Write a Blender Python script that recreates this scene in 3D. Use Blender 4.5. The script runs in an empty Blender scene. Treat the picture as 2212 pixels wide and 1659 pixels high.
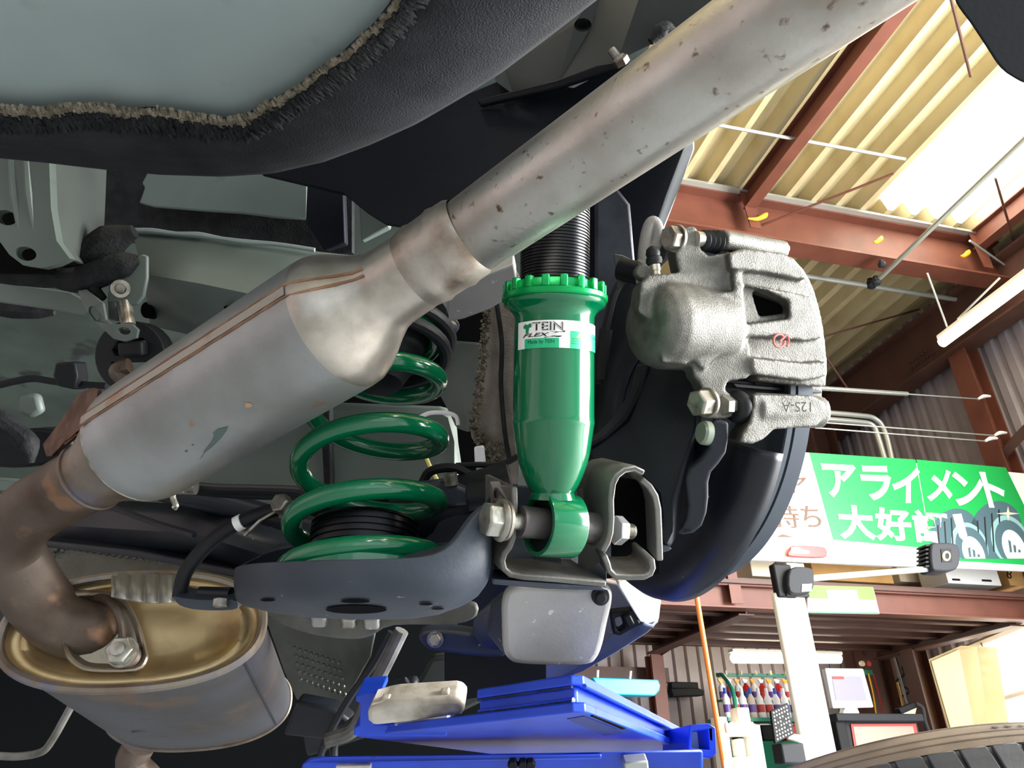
import bpy, bmesh, math, random
import numpy as np
from mathutils import Vector, Matrix
from mathutils.geometry import tessellate_polygon

random.seed(7)
S = bpy.context.scene
COL = S.collection

# ------------------------------------------------------------------ camera
FPX = 1620.0
pitch, roll = math.radians(29), math.radians(1.2)
_R0 = np.array([1, 0, 0.]); F = np.array([0, math.cos(pitch), math.sin(pitch)])
_U0 = np.array([0, -math.sin(pitch), math.cos(pitch)])
R = math.cos(roll) * _R0 - math.sin(roll) * _U0
U = math.sin(roll) * _R0 + math.cos(roll) * _U0
CAM = np.array([0, 0, .95])
cd = bpy.data.cameras.new('camera'); cam = bpy.data.objects.new('camera', cd); COL.objects.link(cam)
cd.sensor_width = 36; cd.lens = FPX * 36 / 2212; cd.clip_start = .01; cd.clip_end = 200
M = Matrix.Identity(4)
for i in range(3):
    M[i][0], M[i][1], M[i][2], M[i][3] = R[i], U[i], -F[i], CAM[i]
cam.matrix_world = M
S.camera = cam

# ------------------------------------------------------------------ room frame (turned 15 degrees from the view)
psi = math.radians(15)
RX = np.array([math.cos(psi), math.sin(psi), 0]); RY = np.array([-math.sin(psi), math.cos(psi), 0]); RZ = np.array([0, 0, 1.])
def rp(x, y, z): return RX * x + RY * y + RZ * z

# ------------------------------------------------------------------ light
S.view_settings.view_transform = 'Standard'; S.view_settings.look = 'None'
S.view_settings.gamma = 1; S.view_settings.use_curve_mapping = False
S.view_settings.exposure = 0.2
W = bpy.data.worlds.new('overcast_sky'); S.world = W; W.use_nodes = True
bg = W.node_tree.nodes['Background']
bg.inputs[0].default_value = (.80, .90, 1, 1); bg.inputs[1].default_value = .95
def area(name, loc, target, sx, sy, power, col):
    l = bpy.data.lights.new(name, 'AREA'); l.shape = 'RECTANGLE'; l.size = sx; l.size_y = sy
    l.energy = power; l.color = col
    o = bpy.data.objects.new(name, l); COL.objects.link(o)
    o.location = loc
    o.rotation_euler = (Vector(target) - Vector(loc)).to_track_quat('-Z', 'Y').to_euler()
    return o
# daylight coming in at the open bay doors: on the right, and behind the photographer
area('bay_door_daylight', rp(6.9, -.6, 2.5), rp(0, -.6, 1.5), 5.6, 4.4, 2900, (1, .985, .96))
area('front_door_daylight', rp(1.0, -7.6, 2.0), rp(1.0, 0, 1.6), 7, 3.6, 60, (.88, .95, 1))
# the workshop's own strip lamps overhead, behind the photographer
for lx, ly in ((-1.6, -1.2), (1.2, -2.0), (.2, -4.2)): area('ceiling_strip_lamp', rp(lx, ly, 4.6), rp(lx, ly, 0), .07, 1.3, 45, (1, .96, .88))

# ------------------------------------------------------------------ materials
def lin(h):
    h = h.lstrip('#'); c = [int(h[i:i + 2], 16) / 255 for i in (0, 2, 4)]
    return tuple(x / 12.92 if x <= .04045 else ((x + .055) / 1.055) ** 2.4 for x in c) + (1,)
def mat(name, col, rough=.5, metal=0., col2=None, scale=20., lo=.45, hi=.65, bump=0., bscale=200., detail=5., stretch=None,
        emit=0., trans=0., coat=0., spec=.5, col3=None, scale3=60., lo3=.6, hi3=.68, rough2=None):
    m = bpy.data.materials.new(name); m.use_nodes = True
    nt = m.node_tree; b = nt.nodes['Principled BSDF']
    b.inputs['Base Color'].default_value = lin(col); b.inputs['Roughness'].default_value = rough
    b.inputs['Metallic'].default_value = metal; b.inputs['Specular IOR Level'].default_value = spec
    if coat: b.inputs['Coat Weight'].default_value = coat; b.inputs['Coat Roughness'].default_value = .06
    if emit:
        b.inputs['Emission Color'].default_value = lin(col); b.inputs['Emission Strength'].default_value = emit
    if trans: b.inputs['Transmission Weight'].default_value = trans
    tc = nt.nodes.new('ShaderNodeTexCoord'); vec = tc.outputs['Object']
    if stretch:
        mp = nt.nodes.new('ShaderNodeMapping'); mp.inputs['Scale'].default_value = stretch
        nt.links.new(vec, mp.inputs[0]); vec = mp.outputs[0]
    def noise(sc, dt):
        n = nt.nodes.new('ShaderNodeTexNoise'); n.inputs['Scale'].default_value = sc; n.inputs['Detail'].default_value = dt
        nt.links.new(vec, n.inputs['Vector']); return n.outputs['Fac']
    def ramp(src, lo, hi):
        r = nt.nodes.new('ShaderNodeMapRange'); r.inputs['From Min'].default_value = lo; r.inputs['From Max'].default_value = hi
        nt.links.new(src, r.inputs['Value']); return r.outputs['Result']
    last = None
    if col2:
        fac = ramp(noise(scale, detail), lo, hi)
        mx = nt.nodes.new('ShaderNodeMix'); mx.data_type = 'RGBA'
        mx.inputs[6].default_value = lin(col); mx.inputs[7].default_value = lin(col2)
        nt.links.new(fac, mx.inputs[0]); last = mx.outputs[2]
        if rough2 is not None:
            rr = nt.nodes.new('ShaderNodeMapRange'); rr.inputs['To Min'].default_value = rough; rr.inputs['To Max'].default_value = rough2
            nt.links.new(fac, rr.inputs['Value']); nt.links.new(rr.outputs['Result'], b.inputs['Roughness'])
    if col3:
        fac = ramp(noise(scale3, 3), lo3, hi3)
        mx = nt.nodes.new('ShaderNodeMix'); mx.data_type = 'RGBA'
        mx.inputs[6].default_value = lin(col); mx.inputs[7].default_value = lin(col3)
        if last: nt.links.new(last, mx.inputs[6])
        nt.links.new(fac, mx.inputs[0]); last = mx.outputs[2]
    if last: nt.links.new(last, b.inputs['Base Color'])
    if bump:
        bp = nt.nodes.new('ShaderNodeBump'); bp.inputs['Strength'].default_value = bump; bp.inputs['Distance'].default_value = .002
        nt.links.new(noise(bscale, 4), bp.inputs['Height']); nt.links.new(bp.outputs[0], b.inputs['Normal'])
    return m
MT = dict(
    pipe=mat('weathered_stainless', '#bdbab3', .33, .9, '#978e83', 14, .5, .75, .08, 300, col3='#6b5445', scale3=150, lo3=.63, hi3=.74, rough2=.5),
    pipe_heat=mat('heat_stained_steel', '#8e8478', .42, .75, '#6b5646', 18, .45, .7, .12, 260, col3='#7a7682', scale3=30, lo3=.55, hi3=.7),
    rust=mat('rusty_steel', '#6f5242', .75, .3, '#553b2c', 60, .4, .6, .5, 500),
    pipe_dark=mat('dull_brown_steel', '#6d6158', .5, .6, '#4b3c32', 26, .4, .62, .15, 300),
    resonator=mat('dull_aluminised_steel', '#a5a8a8', .4, .75, '#858481', 9, .45, .75, .06, 300, col3='#a0785c', scale3=24, lo3=.7, hi3=.76, rough2=.5),
    muffler=mat('aged_muffler_steel', '#515359', .45, .6, '#474443', 9, .4, .65, .08, 200, col3='#74583e', scale3=14, lo3=.6, hi3=.75),
    muffler_cap=mat('gold_lit_steel', '#c3ab7f', .33, .8, '#8b6f45', 16, .5, .75, .05, 150),  # warm gold light put into the end plate's colour
    green=mat('gloss_green_paint', '#00623c', .14, 0, coat=.6, bump=.02, bscale=60),
    green_spring=mat('deep_green_powder_coat', '#006640', .16, 0, coat=.5, bump=.02, bscale=80),
    green_ring=mat('green_anodised', '#009a50', .25, .5),
    black_thread=mat('black_oxide_thread', '#15161a', .3, .6),
    black_rubber=mat('black_rubber', '#17181b', .55, 0, bump=.1, spec=.3),
    hose_grey=mat('braided_grey_hose', '#8d8984', .7, 0, bump=.5, bscale=900),
    black_paint=mat('satin_black_paint', '#12161d', .42, 0, '#1a1f27', 12, .45, .7, .06, 220, spec=.4, col3='#7d8080', scale3=70, lo3=.74, hi3=.77),
    arm_paint=mat('worn_black_chassis_paint', '#2d343f', .5, .1, '#3d444d', 9, .42, .68, .1, 250, col3='#85867f', scale3=75, lo3=.70, hi3=.73),
    bracket=mat('bare_edge_steel', '#7d7c78', .55, .4, '#55544f', 22, .4, .65, .15, 300, col3='#6a5240', scale3=30, lo3=.6, hi3=.72),
    black_plastic=mat('matt_black_plastic', '#0f1217', .5, 0, bump=.1, bscale=150, spec=.25),
    liner=mat('navy_black_liner', '#0b0f17', .6, 0, '#11161f', 12, .45, .7, .1, 200, spec=.15),
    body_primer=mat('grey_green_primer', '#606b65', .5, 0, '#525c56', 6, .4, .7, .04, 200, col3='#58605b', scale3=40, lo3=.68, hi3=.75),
    body_dark=mat('shaded_grey_primer', '#4a504c', .55, 0, '#3d423f', 9, .4, .7, .06, 200),  # darker copy of the primer, with shade put into the colour
    well=mat('spare_well_primer', '#8d9a98', .45, 0, '#82908e', 7, .4, .7, .04, 180, col3='#7d8a86', scale3=30, lo3=.66, hi3=.8),
    undercoat=mat('textured_black_undercoat', '#2a2d30', .75, 0, '#212326', 30, .4, .65, .6, 700, spec=.2),
    sealant=mat('frayed_tan_sealant', '#857d6c', .9, 0, '#5d5647', 120, .4, .6, .8, 900),
    sealant_dark=mat('black_seam_sealer', '#17181a', .7, 0, '#222324', 60, .4, .6, .6, 300, spec=.2),
    white_body=mat('white_car_paint', '#f0f1f2', .2, 0, coat=.5),
    cast=mat('cast_iron_grey', '#6d6c66', .48, .5, '#5c5b55', 90, .4, .6, .35, 900, col3='#64635d', scale3=330, lo3=.58, hi3=.70),
    cast_dark=mat('cast_carrier_grey', '#6b6a64', .48, .5, '#575650', 90, .4, .6, .35, 900),
    zinc=mat('zinc_plated_steel', '#b9b8ae', .3, .85, '#8e8a7c', 60, .45, .65, .08, 300),
    bolt_grey=mat('dull_bolt_steel', '#a8a49a', .38, .8, '#6e675c', 70, .45, .65, .1, 300),
    rotor=mat('grey_rotor_coating', '#59606a', .45, .3),
    guard=mat('grey_cast_guard', '#b4b2b0', .45, .2, '#9b9a99', 14, .4, .7, .1, 300, col3='#dcdcdc', scale3=90, lo3=.68, hi3=.71),
    heat_shield=mat('embossed_heat_shield', '#5e605c', .4, .7, '#55574f', 20, .4, .6, .2, 200),
    blue=mat('royal_blue_enamel', '#1f4bd8', .32, 0, '#1a3fb8', 12, .45, .7, .05, 120, col3='#20284a', scale3=28, lo3=.7, hi3=.74),
    nylon=mat('grimy_white_nylon', '#cbc4b8', .55, 0, '#8c8272', 26, .45, .68, .25, 120),
    white_label=mat('white_label_film', '#eeeeee', .35, 0),
    ink=mat('black_ink', '#151515', .5, 0),
    green_ink=mat('green_ink', '#0e7f50', .4, 0),
    green_label=mat('mint_label_film', '#19b57d', .35, 0),
    yellow_ink=mat('yellow_ink', '#ead23a', .4, 0),
    red_ink=mat('red_marker_ink', '#c4433c', .6, 0),
    hole=mat('deep_shadow_cavity', '#050506', .9, 0, spec=.1),  # near-black standing in for the shade inside holes and gaps
    yellow_wire=mat('pale_yellow_wire', '#d9cf7a', .5, 0),
    cream=mat('cream_roof_sheet', '#c6b78e', .55, 0, '#b9a87c', 3, .45, .7),
    red_oxide=mat('red_oxide_steel', '#6b3b2b', .55, 0, '#5d3224', 4, .4, .7),
    brown_steel=mat('dark_brown_steel', '#523328', .55, 0, '#462a21', 4, .4, .7),
    siding=mat('grey_mauve_siding', '#9a9092', .5, 0, '#8c8385', 3, .4, .7),
    concrete=mat('concrete_floor', '#93999f', .6, 0, '#7f848a', 2, .4, .7),
    galv=mat('galvanised_conduit', '#b3b6ae', .35, .5),
    sign_green=mat('sign_green_print', '#12a04a', .4, 0),
    sign_white=mat('sign_white_print', '#f4f4f1', .4, 0),
    sign_brown=mat('sign_brown_print', '#5e4029', .5, 0),
    red=mat('red_plastic', '#b82520', .35, 0),
    tyre_print=mat('printed_tyre_slate', '#44606a', .5, 0),
    tyre_print2=mat('printed_tyre_pale', '#86b0b2', .5, 0),
    dark_grey=mat('charcoal_plastic', '#2b2d31', .65, 0, spec=.2),
    near_black=mat('black_housing', '#18191c', .6, 0, spec=.2),
    cardboard=mat('cardboard', '#c79a5e', .75, 0, '#b98a4e', 5, .4, .7),
    pale_box=mat('pale_paper_box', '#dccdb4', .6, 0),
    post_white=mat('cream_white_enamel', '#f3efe2', .3, 0),
    locker=mat('beige_locker_enamel', '#e8d6a4', .4, 0),
    rack_green=mat('green_rack_enamel', '#1f7f62', .4, 0),
    orange=mat('orange_fluorescent_rod', '#f0873c', .4, 0),
    yellow=mat('yellow_plastic', '#f2b21f', .4, 0),
    cyan=mat('cyan_enamel', '#28b4dd', .35, 0),
    skylight=None,
    floor_pan=mat('blotched_floor_primer', '#525d56', .55, 0, '#414a45', 5, .42, .62, .06, 150, col3='#2e3431', scale3=9, lo3=.6, hi3=.68),
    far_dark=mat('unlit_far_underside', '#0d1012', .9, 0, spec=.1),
    elbow=mat('browned_elbow_steel', '#63574d', .5, .55, '#4a3a2f', 16, .42, .68, .15, 260, col3='#84644c', scale3=34, lo3=.58, hi3=.7),
    knuckle=mat('dark_knuckle_paint', '#171b22', .5, .1, '#22272f', 9, .42, .68, .1, 250, col3='#5c5d5a', scale3=85, lo3=.72, hi3=.76, spec=.35),
    seam=mat('brown_seam_rust', '#97735a', .7, .3, '#7d5a44', 60, .4, .6, .4, 500),
    rail_dark=mat('dark_green_grey_rail', '#262c29', .6, 0, '#1d2220', 9, .4, .7, .06, 200),
    tube=mat('lit_fluorescent_tube', '#fff4dc', .4, 0, emit=14),
    screen=mat('lit_monitor_screen', '#8d8aa6', .6, 0, emit=.1),
    tyre=mat('tyre_rubber', '#4b4c4f', .6, 0, '#3f4043', 30, .4, .6, .1, 300),
    tyre_side=mat('dusty_tyre_sidewall', '#86786a', .65, 0, '#6f6357', 14, .4, .65, .15, 300),
    window=mat('daylit_frosted_window', '#fff6e8', .5, 0, emit=5),
    blue_cap=mat('blue_plastic', '#2f52b0', .35, 0),
    purple=mat('purple_print', '#6d4f9e', .4, 0),
)
def skylight_mat():
    m = bpy.data.materials.new('translucent_skylight_sheet'); m.use_nodes = True; nt = m.node_tree
    nt.nodes.remove(nt.nodes['Principled BSDF'])
    t = nt.nodes.new('ShaderNodeBsdfTranslucent'); t.inputs[0].default_value = (.95, .93, .86, 1)
    e = nt.nodes.new('ShaderNodeEmission'); e.inputs[0].default_value = (1, .97, .88, 1); e.inputs[1].default_value = 3.0
    a = nt.nodes.new('ShaderNodeAddShader'); nt.links.new(t.outputs[0], a.inputs[0]); nt.links.new(e.outputs[0], a.inputs[1])
    nt.links.new(a.outputs[0], nt.nodes['Material Output'].inputs[0]); return m
MT['skylight'] = skylight_mat()

# ------------------------------------------------------------------ geometry helpers
def V(*a): return np.array(a, float)
def nrm(v): v = np.asarray(v, float); return v / np.linalg.norm(v)
def P(x, y, d): return CAM + d * ((x - 1106) / FPX * R - (y - 829.5) / FPX * U + F)       # a point at depth d
def PX(d): return d / FPX                                                               # metres per unit there
def frame(ax):
    ax = nrm(ax); h = V(0, 0, 1) if abs(ax[2]) < .9 else V(1, 0, 0)
    a = nrm(np.cross(h, ax)); return a, np.cross(ax, a), ax
class MB:
    def __init__(s): s.v = []; s.f = []
    def add(s, vs, fs):
        o = len(s.v); s.v += [tuple(map(float, q)) for q in vs]; s.f += [tuple(o + i for i in g) for g in fs]; return s
    def rings(s, rs, cap0=True, cap1=True, closed=True):
        n = len(rs[0]); vs = [q for r in rs for q in r]; fs = []
        for i in range(len(rs) - 1):
            for j in range(n if closed else n - 1):
                k = (j + 1) % n; fs.append((i * n + j, i * n + k, (i + 1) * n + k, (i + 1) * n + j))
        if cap0: fs.append(tuple(range(n - 1, -1, -1)))
        if cap1: fs.append(tuple((len(rs) - 1) * n + j for j in range(n)))
        return s.add(vs, fs)
    def lathe(s, A, ax, prof, n=32, cap0=True, cap1=True):
        a, b, ax = frame(ax); A = np.asarray(A, float)
        return s.rings([[A + ax * t + r * (math.cos(2 * math.pi * j / n) * a + math.sin(2 * math.pi * j / n) * b) for j in range(n)] for t, r in prof], cap0, cap1)
    def cyl(s, A, B, r, n=20, r2=None):
        A = np.asarray(A, float); B = np.asarray(B, float); L = np.linalg.norm(B - A)
        return s.lathe(A, B - A, [(0, r), (L, r2 if r2 is not None else r)], n)
    def tube(s, pts, rad, n=14, smooth=0, cap=True):
        pts = [np.asarray(p, float) for p in pts]
        if not hasattr(rad, '__len__'): rad = [rad] * len(pts)
        if smooth: pts, rad = catmull(pts, rad, smooth)
        t0 = nrm(pts[1] - pts[0]); a, b, _ = frame(t0); rs = []
        for i, p in enumerate(pts):
            t = nrm((pts[min(i + 1, len(pts) - 1)] - pts[max(i - 1, 0)]))
            a = nrm(a - t * np.dot(a, t)); b = np.cross(t, a)
            rs.append([p + rad[i] * (math.cos(2 * math.pi * j / n) * a + math.sin(2 * math.pi * j / n) * b) for j in range(n)])
        return s.rings(rs, cap, cap)
    def box(s, c, ex, ey, ez):
        c = np.asarray(c, float)
        vs = [c + sx * ex + sy * ey + sz * ez for sz in (-1, 1) for sx, sy in ((-1, -1), (1, -1), (1, 1), (-1, 1))]
        return s.add(vs, [(3, 2, 1, 0), (4, 5, 6, 7), (0, 1, 5, 4), (1, 2, 6, 5), (2, 3, 7, 6), (3, 0, 4, 7)])
    def rbox(s, x0, x1, y0, y1, z0, z1):
        return s.box(rp((x0 + x1) / 2, (y0 + y1) / 2, (z0 + z1) / 2), RX * (x1 - x0) / 2, RY * (y1 - y0) / 2, RZ * (z1 - z0) / 2)
    def slab(s, pts, vec, holes=(), flat=None):
        # pts: outline in space; vec: thickness vector; holes: inner outlines
        loops = [list(map(np.asarray, pts))] + [list(map(np.asarray, h)) for h in holes]
        vec = np.asarray(vec, float)
        if len(loops) == 1:
            n = len(pts); return s.rings([loops[0], [q + vec for q in loops[0]]])
        nv = nrm(vec); a, b, _ = frame(nv)
        tri = tessellate_polygon([[Vector((float(q @ a), float(q @ b), 0)) for q in l] for l in loops])
        allv = [q for l in loops for q in l]; n = len(allv)
        fs = [tuple(t) for t in tri] + [tuple(i + n for i in reversed(t)) for t in tri]
        o = 0
        for l in loops:
            m = len(l)
            for j in range(m):
                k = (j + 1) % m; fs.append((o + j, o + k, n + o + k, n + o + j))
            o += m
        return s.add(allv + [q + vec for q in allv], fs)
    def torus(s, c, ax, r0, r1, n=36, m=8):
        a, b, ax = frame(ax); c = np.asarray(c, float); rs = []
        pts = [c + r0 * (math.cos(2 * math.pi * j / n) * a + math.sin(2 * math.pi * j / n) * b) for j in range(n)]
        for j in range(n):
            o = nrm(pts[j] - c)
            rs.append([pts[j] + r1 * (math.cos(2 * math.pi * k / m) * o + math.sin(2 * math.pi * k / m) * ax) for k in range(m)])
        rs.append(rs[0]); return s.rings(rs, False, False)
def catmull(pts, rad, k):
    P0 = [2 * pts[0] - pts[1]] + list(pts) + [2 * pts[-1] - pts[-2]]; R0 = [rad[0]] + list(rad) + [rad[-1]]
    op, orr = [], []
    for i in range(1, len(P0) - 2):
        for j in range(k):
            t = j / k
            op.append(.5 * (2 * P0[i] + (P0[i + 1] - P0[i - 1]) * t + (2 * P0[i - 1] - 5 * P0[i] + 4 * P0[i + 1] - P0[i + 2]) * t * t + (3 * P0[i] - P0[i - 1] - 3 * P0[i + 1] + P0[i + 2]) * t ** 3))
            orr.append(R0[i] * (1 - t) + R0[i + 1] * t)
    op.append(pts[-1]); orr.append(rad[-1]); return op, orr
def smooth2(pts, k=4):
    n = len(pts); q = [np.array(p, float) for p in pts]; out = []
    for i in range(n):
        a, b, c, d = q[i - 1], q[i], q[(i + 1) % n], q[(i + 2) % n]
        for j in range(k):
            t = j / k
            out.append(.5 * (2 * b + (c - a) * t + (2 * a - 5 * b + 4 * c - d) * t * t + (3 * b - a - 3 * c + d) * t ** 3))
    return out
def pts3(pts, d): return [P(p[0], p[1], p[2] if len(p) > 2 else d) for p in pts]
def band(path, w, d):
    # outline of a bent strip of width w along a path
    q = [np.array(p[:2], float) for p in path]; L, Rr = [], []
    for i in range(len(q)):
        t = nrm(q[min(i + 1, len(q) - 1)] - q[max(i - 1, 0)]); nn = np.array([-t[1], t[0]])
        dd = path[i][2] if len(path[i]) > 2 else d
        a, b = q[i] + nn * w / 2, q[i] - nn * w / 2
        L.append(P(a[0], a[1], dd)); Rr.append(P(b[0], b[1], dd))
    return L + Rr[::-1]
def ell(cx, cy, rx, ry, n=20, a=0): return [(cx + rx * math.cos(t) * math.cos(a) - ry * math.sin(t) * math.sin(a), cy + rx * math.cos(t) * math.sin(a) + ry * math.sin(t) * math.cos(a)) for t in [2 * math.pi * i / n for i in range(n)]]

# ------------------------------------------------------------------ objects
LOC = {}
def props(o, label=None, cat=None, group=None, kind=None):
    if label: o['label'] = label
    if cat: o['category'] = cat
    if group: o['group'] = group
    if kind: o['kind'] = kind
    return o
def thing(name, label, cat, loc, group=None, kind=None):
    o = bpy.data.objects.new(name, None); COL.objects.link(o); o.empty_display_size = .05
    o.location = Vector([float(x) for x in loc]); LOC[o.name] = np.asarray(loc, float)
    return props(o, label, cat, group, kind)
def obj(name, mb, m, parent=None, label=None, cat=None, group=None, kind=None, bevel=0, seg=2, sub=0, angle=35, remesh=0, relax=0, loc=None):
    vs = np.array(mb.v)
    if parent is not None: o0 = LOC[parent.name]
    elif loc is not None: o0 = np.asarray(loc, float)
    else: o0 = np.array([(vs[:, 0].min() + vs[:, 0].max()) / 2, (vs[:, 1].min() + vs[:, 1].max()) / 2, vs[:, 2].min()])
    me = bpy.data.meshes.new(name); me.from_pydata([tuple(q) for q in (vs - o0)], [], mb.f)
    b = bmesh.new(); b.from_mesh(me); bmesh.ops.recalc_face_normals(b, faces=b.faces); b.to_mesh(me); b.free()
    me.polygons.foreach_set('use_smooth', [True] * len(me.polygons))
    if not sub and not remesh: me.set_sharp_from_angle(angle=math.radians(angle))
    me.materials.append(MT[m] if isinstance(m, str) else m)
    o = bpy.data.objects.new(name, me); COL.objects.link(o)
    if parent is not None: o.parent = parent; LOC[o.name] = o0
    else: o.location = Vector(o0); LOC[o.name] = o0
    if remesh:
        r = o.modifiers.new('cast', 'REMESH'); r.mode = 'VOXEL'; r.voxel_size = remesh; r.use_smooth_shade = True
        if relax: k = o.modifiers.new('relax', 'SMOOTH'); k.iterations = relax; k.factor = .5
    if bevel:
        k = o.modifiers.new('edge', 'BEVEL'); k.width = bevel; k.segments = seg; k.limit_method = 'ANGLE'; k.angle_limit = math.radians(40)
    if sub:
        k = o.modifiers.new('round', 'SUBSURF'); k.levels = sub; k.render_levels = sub
    return props(o, label, cat, group, kind)
def copy_tree(o, delta, parent=None):
    c = o.copy(); COL.objects.link(c); LOC[c.name] = LOC[o.name]
    if parent is not None: c.parent = parent
    else: c.location = o.location + Vector([float(x) for x in delta]); LOC[c.name] = LOC[o.name] + np.asarray(delta)
    for ch in list(o.children): copy_tree(ch, delta, c)
    return c
def hexring(c, ax, r, n=6, ph=0):
    a, b, ax = frame(ax); return [np.asarray(c) + r * (math.cos(2 * math.pi * j / n + ph) * a + math.sin(2 * math.pi * j / n + ph) * b) for j in range(n)]
def hexhead(mb, c, ax, r, h, ph=0):
    # chamfered hexagon head with its face at c, body running along ax
    ax = nrm(ax); c = np.asarray(c)
    return mb.rings([hexring(c, ax, r * .86, 6, ph), hexring(c + ax * h * .12, ax, r, 6, ph), hexring(c + ax * h, ax, r, 6, ph)])
FONT_CACHE = {}
def text_verts(s, off=0., res=3):
    cu = bpy.data.curves.new('glyphs', 'FONT'); cu.body = s; cu.size = 1; cu.offset = off; cu.resolution_u = res
    o = bpy.data.objects.new('glyphs', cu); COL.objects.link(o)
    dg = bpy.context.evaluated_depsgraph_get(); dg.update()
    me = o.evaluated_get(dg).to_mesh()
    v = np.array([q.co[:] for q in me.vertices]); f = [tuple(p.vertices) for p in me.polygons]
    o.evaluated_get(dg).to_mesh_clear(); bpy.data.objects.remove(o); bpy.data.curves.remove(cu)
    if len(v) == 0: return np.zeros((0, 3)), []
    return v, f
def text_fit(s, fn, u0, u1, v0, v1, off=0., shear=0., res=3):
    # lettering fitted to the box u0..u1, v0..v1 of a surface given by fn(u, v)
    v, f = text_verts(s, off, res); mb = MB()
    if len(v) == 0: return mb
    mn, mx = v.min(0), v.max(0)
    uu = (v[:, 0] - mn[0]) / (mx[0] - mn[0]); vv = (v[:, 1] - mn[1]) / max(mx[1] - mn[1], 1e-6)
    mb.add([fn(u0 + (u1 - u0) * (a + shear * (b - .5)), v0 + (v1 - v0) * b) for a, b in zip(uu, vv)], f); return mb
# ================================================================== THE WORKSHOP
def ray(x, y): return (x - 1106) / FPX * R - (y - 829.5) / FPX * U + F
def onY(x, y, Y): r = ray(x, y); t = (Y - CAM @ RY) / (r @ RY); p = CAM + t * r; return p
def onX(x, y, X): r = ray(x, y); t = (X - CAM @ RX) / (r @ RX); return CAM + t * r
def onZ(x, y, Z): r = ray(x, y); t = (Z - CAM[2]) / r[2]; return CAM + t * r
def rc(p): return (p @ RX, p @ RY, p[2])
def boxY(mb, x0, y0, x1, y1, Y, dep, back=True):
    # a box whose front shows the rectangle x0..x1, y0..y1 standing on the plane Y
    a, b = rc(onY(x0, y1, Y)), rc(onY(x1, y0, Y)); c, d = rc(onY(x0, y0, Y)), rc(onY(x1, y1, Y))
    X0, X1 = (a[0] + c[0]) / 2, (b[0] + d[0]) / 2; Z0, Z1 = (a[2] + d[2]) / 2, (c[2] + b[2]) / 2
    mb.rbox(X0, X1, Y, Y + dep, Z0, Z1); return X0, X1, Z0, Z1
def hbeam(mb, axis, p0, p1, c0, c1, z0, z1, tf=.025, tw=.02):
    # a rolled H section running along room axis 'x' or 'y'
    mid = (c0 + c1) / 2
    for a, b, l, h in ((c0, c1, z1 - tf, z1), (c0, c1, z0, z0 + tf), (mid - tw / 2, mid + tw / 2, z0 + tf, z1 - tf)):
        if axis == 'x': mb.rbox(p0, p1, a, b, l, h)
        else: mb.rbox(a, b, p0, p1, l, h)
    return mb

# --- shell
fl = MB(); fl.rbox(-6.2, 9.2, -9, 8.6, -.2, 0); obj('floor', fl, 'concrete', kind='structure', label='pale grey concrete workshop floor')
wl = thing('wall_left', 'plain siding wall behind the car', 'wall', rp(-6.1, 0, 0), kind='structure')
m = MB(); m.rbox(-6.2, -6.05, -7.5, 8.3, 0, 6.4); obj('siding', m, 'siding', wl)
# far wall: upright siding panels with recessed joints
wf = thing('wall_back', 'far wall of grey mauve upright siding panels behind the green rack', 'wall', rp(3, 8.4, 0), kind='structure')
m = MB(); m.rbox(-6.2, 7.2, 8.42, 8.6, 0, 6.4); obj('backing', m, 'brown_steel', wf)
pm = None
xs = np.arange(2.2, 7.0, .16)
for x in xs:
    if pm is None:
        m = MB(); a = [rp(x + .008, 8.42, 0), rp(x + .02, 8.395, 0), rp(x + .14, 8.395, 0), rp(x + .152, 8.42, 0)]
        m.slab(a, RZ * 6.3); pm = obj('panel', m, 'siding', wf); x0 = x
    else:
        o = pm.copy(); COL.objects.link(o); o.parent = wf; o.location = Vector(list(RX * (x - x0)))
# right wall: corrugated sheets
wr = thing('wall_right', 'grey corrugated wall behind the red steel column', 'wall', rp(7.1, 5.8, 0), kind='structure')
m = MB(); m.rbox(7.14, 7.2, 3.0, 8.42, 0, 6.4); obj('backing', m, 'siding', wr)
def corr(y0, pitch, depth):
    a = [(0, 0), (.30, 0), (.42, -depth), (.88, -depth), (1, 0)]
    return [rp(7.13 + q, y0 + p * pitch, 0) for p, q in a]
pm = None
for k, y in enumerate(np.arange(3.1, 8.3, .2)):
    if pm is None:
        c = corr(y, .2, .04); m = MB(); m.slab(c + [q + RX * .008 for q in c[::-1]], RZ * 6.3); pm = obj('panel', m, 'siding', wr); y0 = y
    else:
        o = pm.copy(); COL.objects.link(o); o.parent = wr; o.location = Vector(list(RY * (y - y0)))
# roof: folded sheets, some of them translucent
ce = thing('ceiling', 'cream folded-sheet roof with white translucent skylight sheets', 'ceiling', rp(4, 4, 6.25), kind='structure')
PT = .29
def fold(x0, Y0, Y1, z=6.27):
    a = [(0, .14), (.035, .14), (.085, 0), (.145, 0), (.195, .14), (PT, .14)]
    lo = [rp(x0 + p, Y0, z + q) for p, q in a]
    return MB().slab(lo + [q + RZ * .006 for q in lo[::-1]], RY * (Y1 - Y0))
panels = {}
for bay, (Y0, Y1) in enumerate(((-8.6, 5.0), (5.0, 8.5))):
    pm = None
    for k in range(-32, 14):
        x = 3.27 + k * PT
        if bay == 0 and 7 <= k <= 10:
            continue
        if pm is None: pm = obj('roof_panel', fold(x, Y0, Y1), 'cream', ce); x0 = x
        else:
            o = pm.copy(); COL.objects.link(o); o.parent = ce; o.location = Vector(list(RX * (x - x0)))
for k in range(7, 11):
    x = 3.27 + k * PT
    obj('skylight_sheet', fold(x, 1.5, 4.78), 'skylight', ce, label='white translucent skylight sheet')
    obj('roof_panel', fold(x, 4.78, 5.0), 'cream', ce); obj('roof_panel', fold(x, -8.6, 1.5), 'cream', ce)

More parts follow.
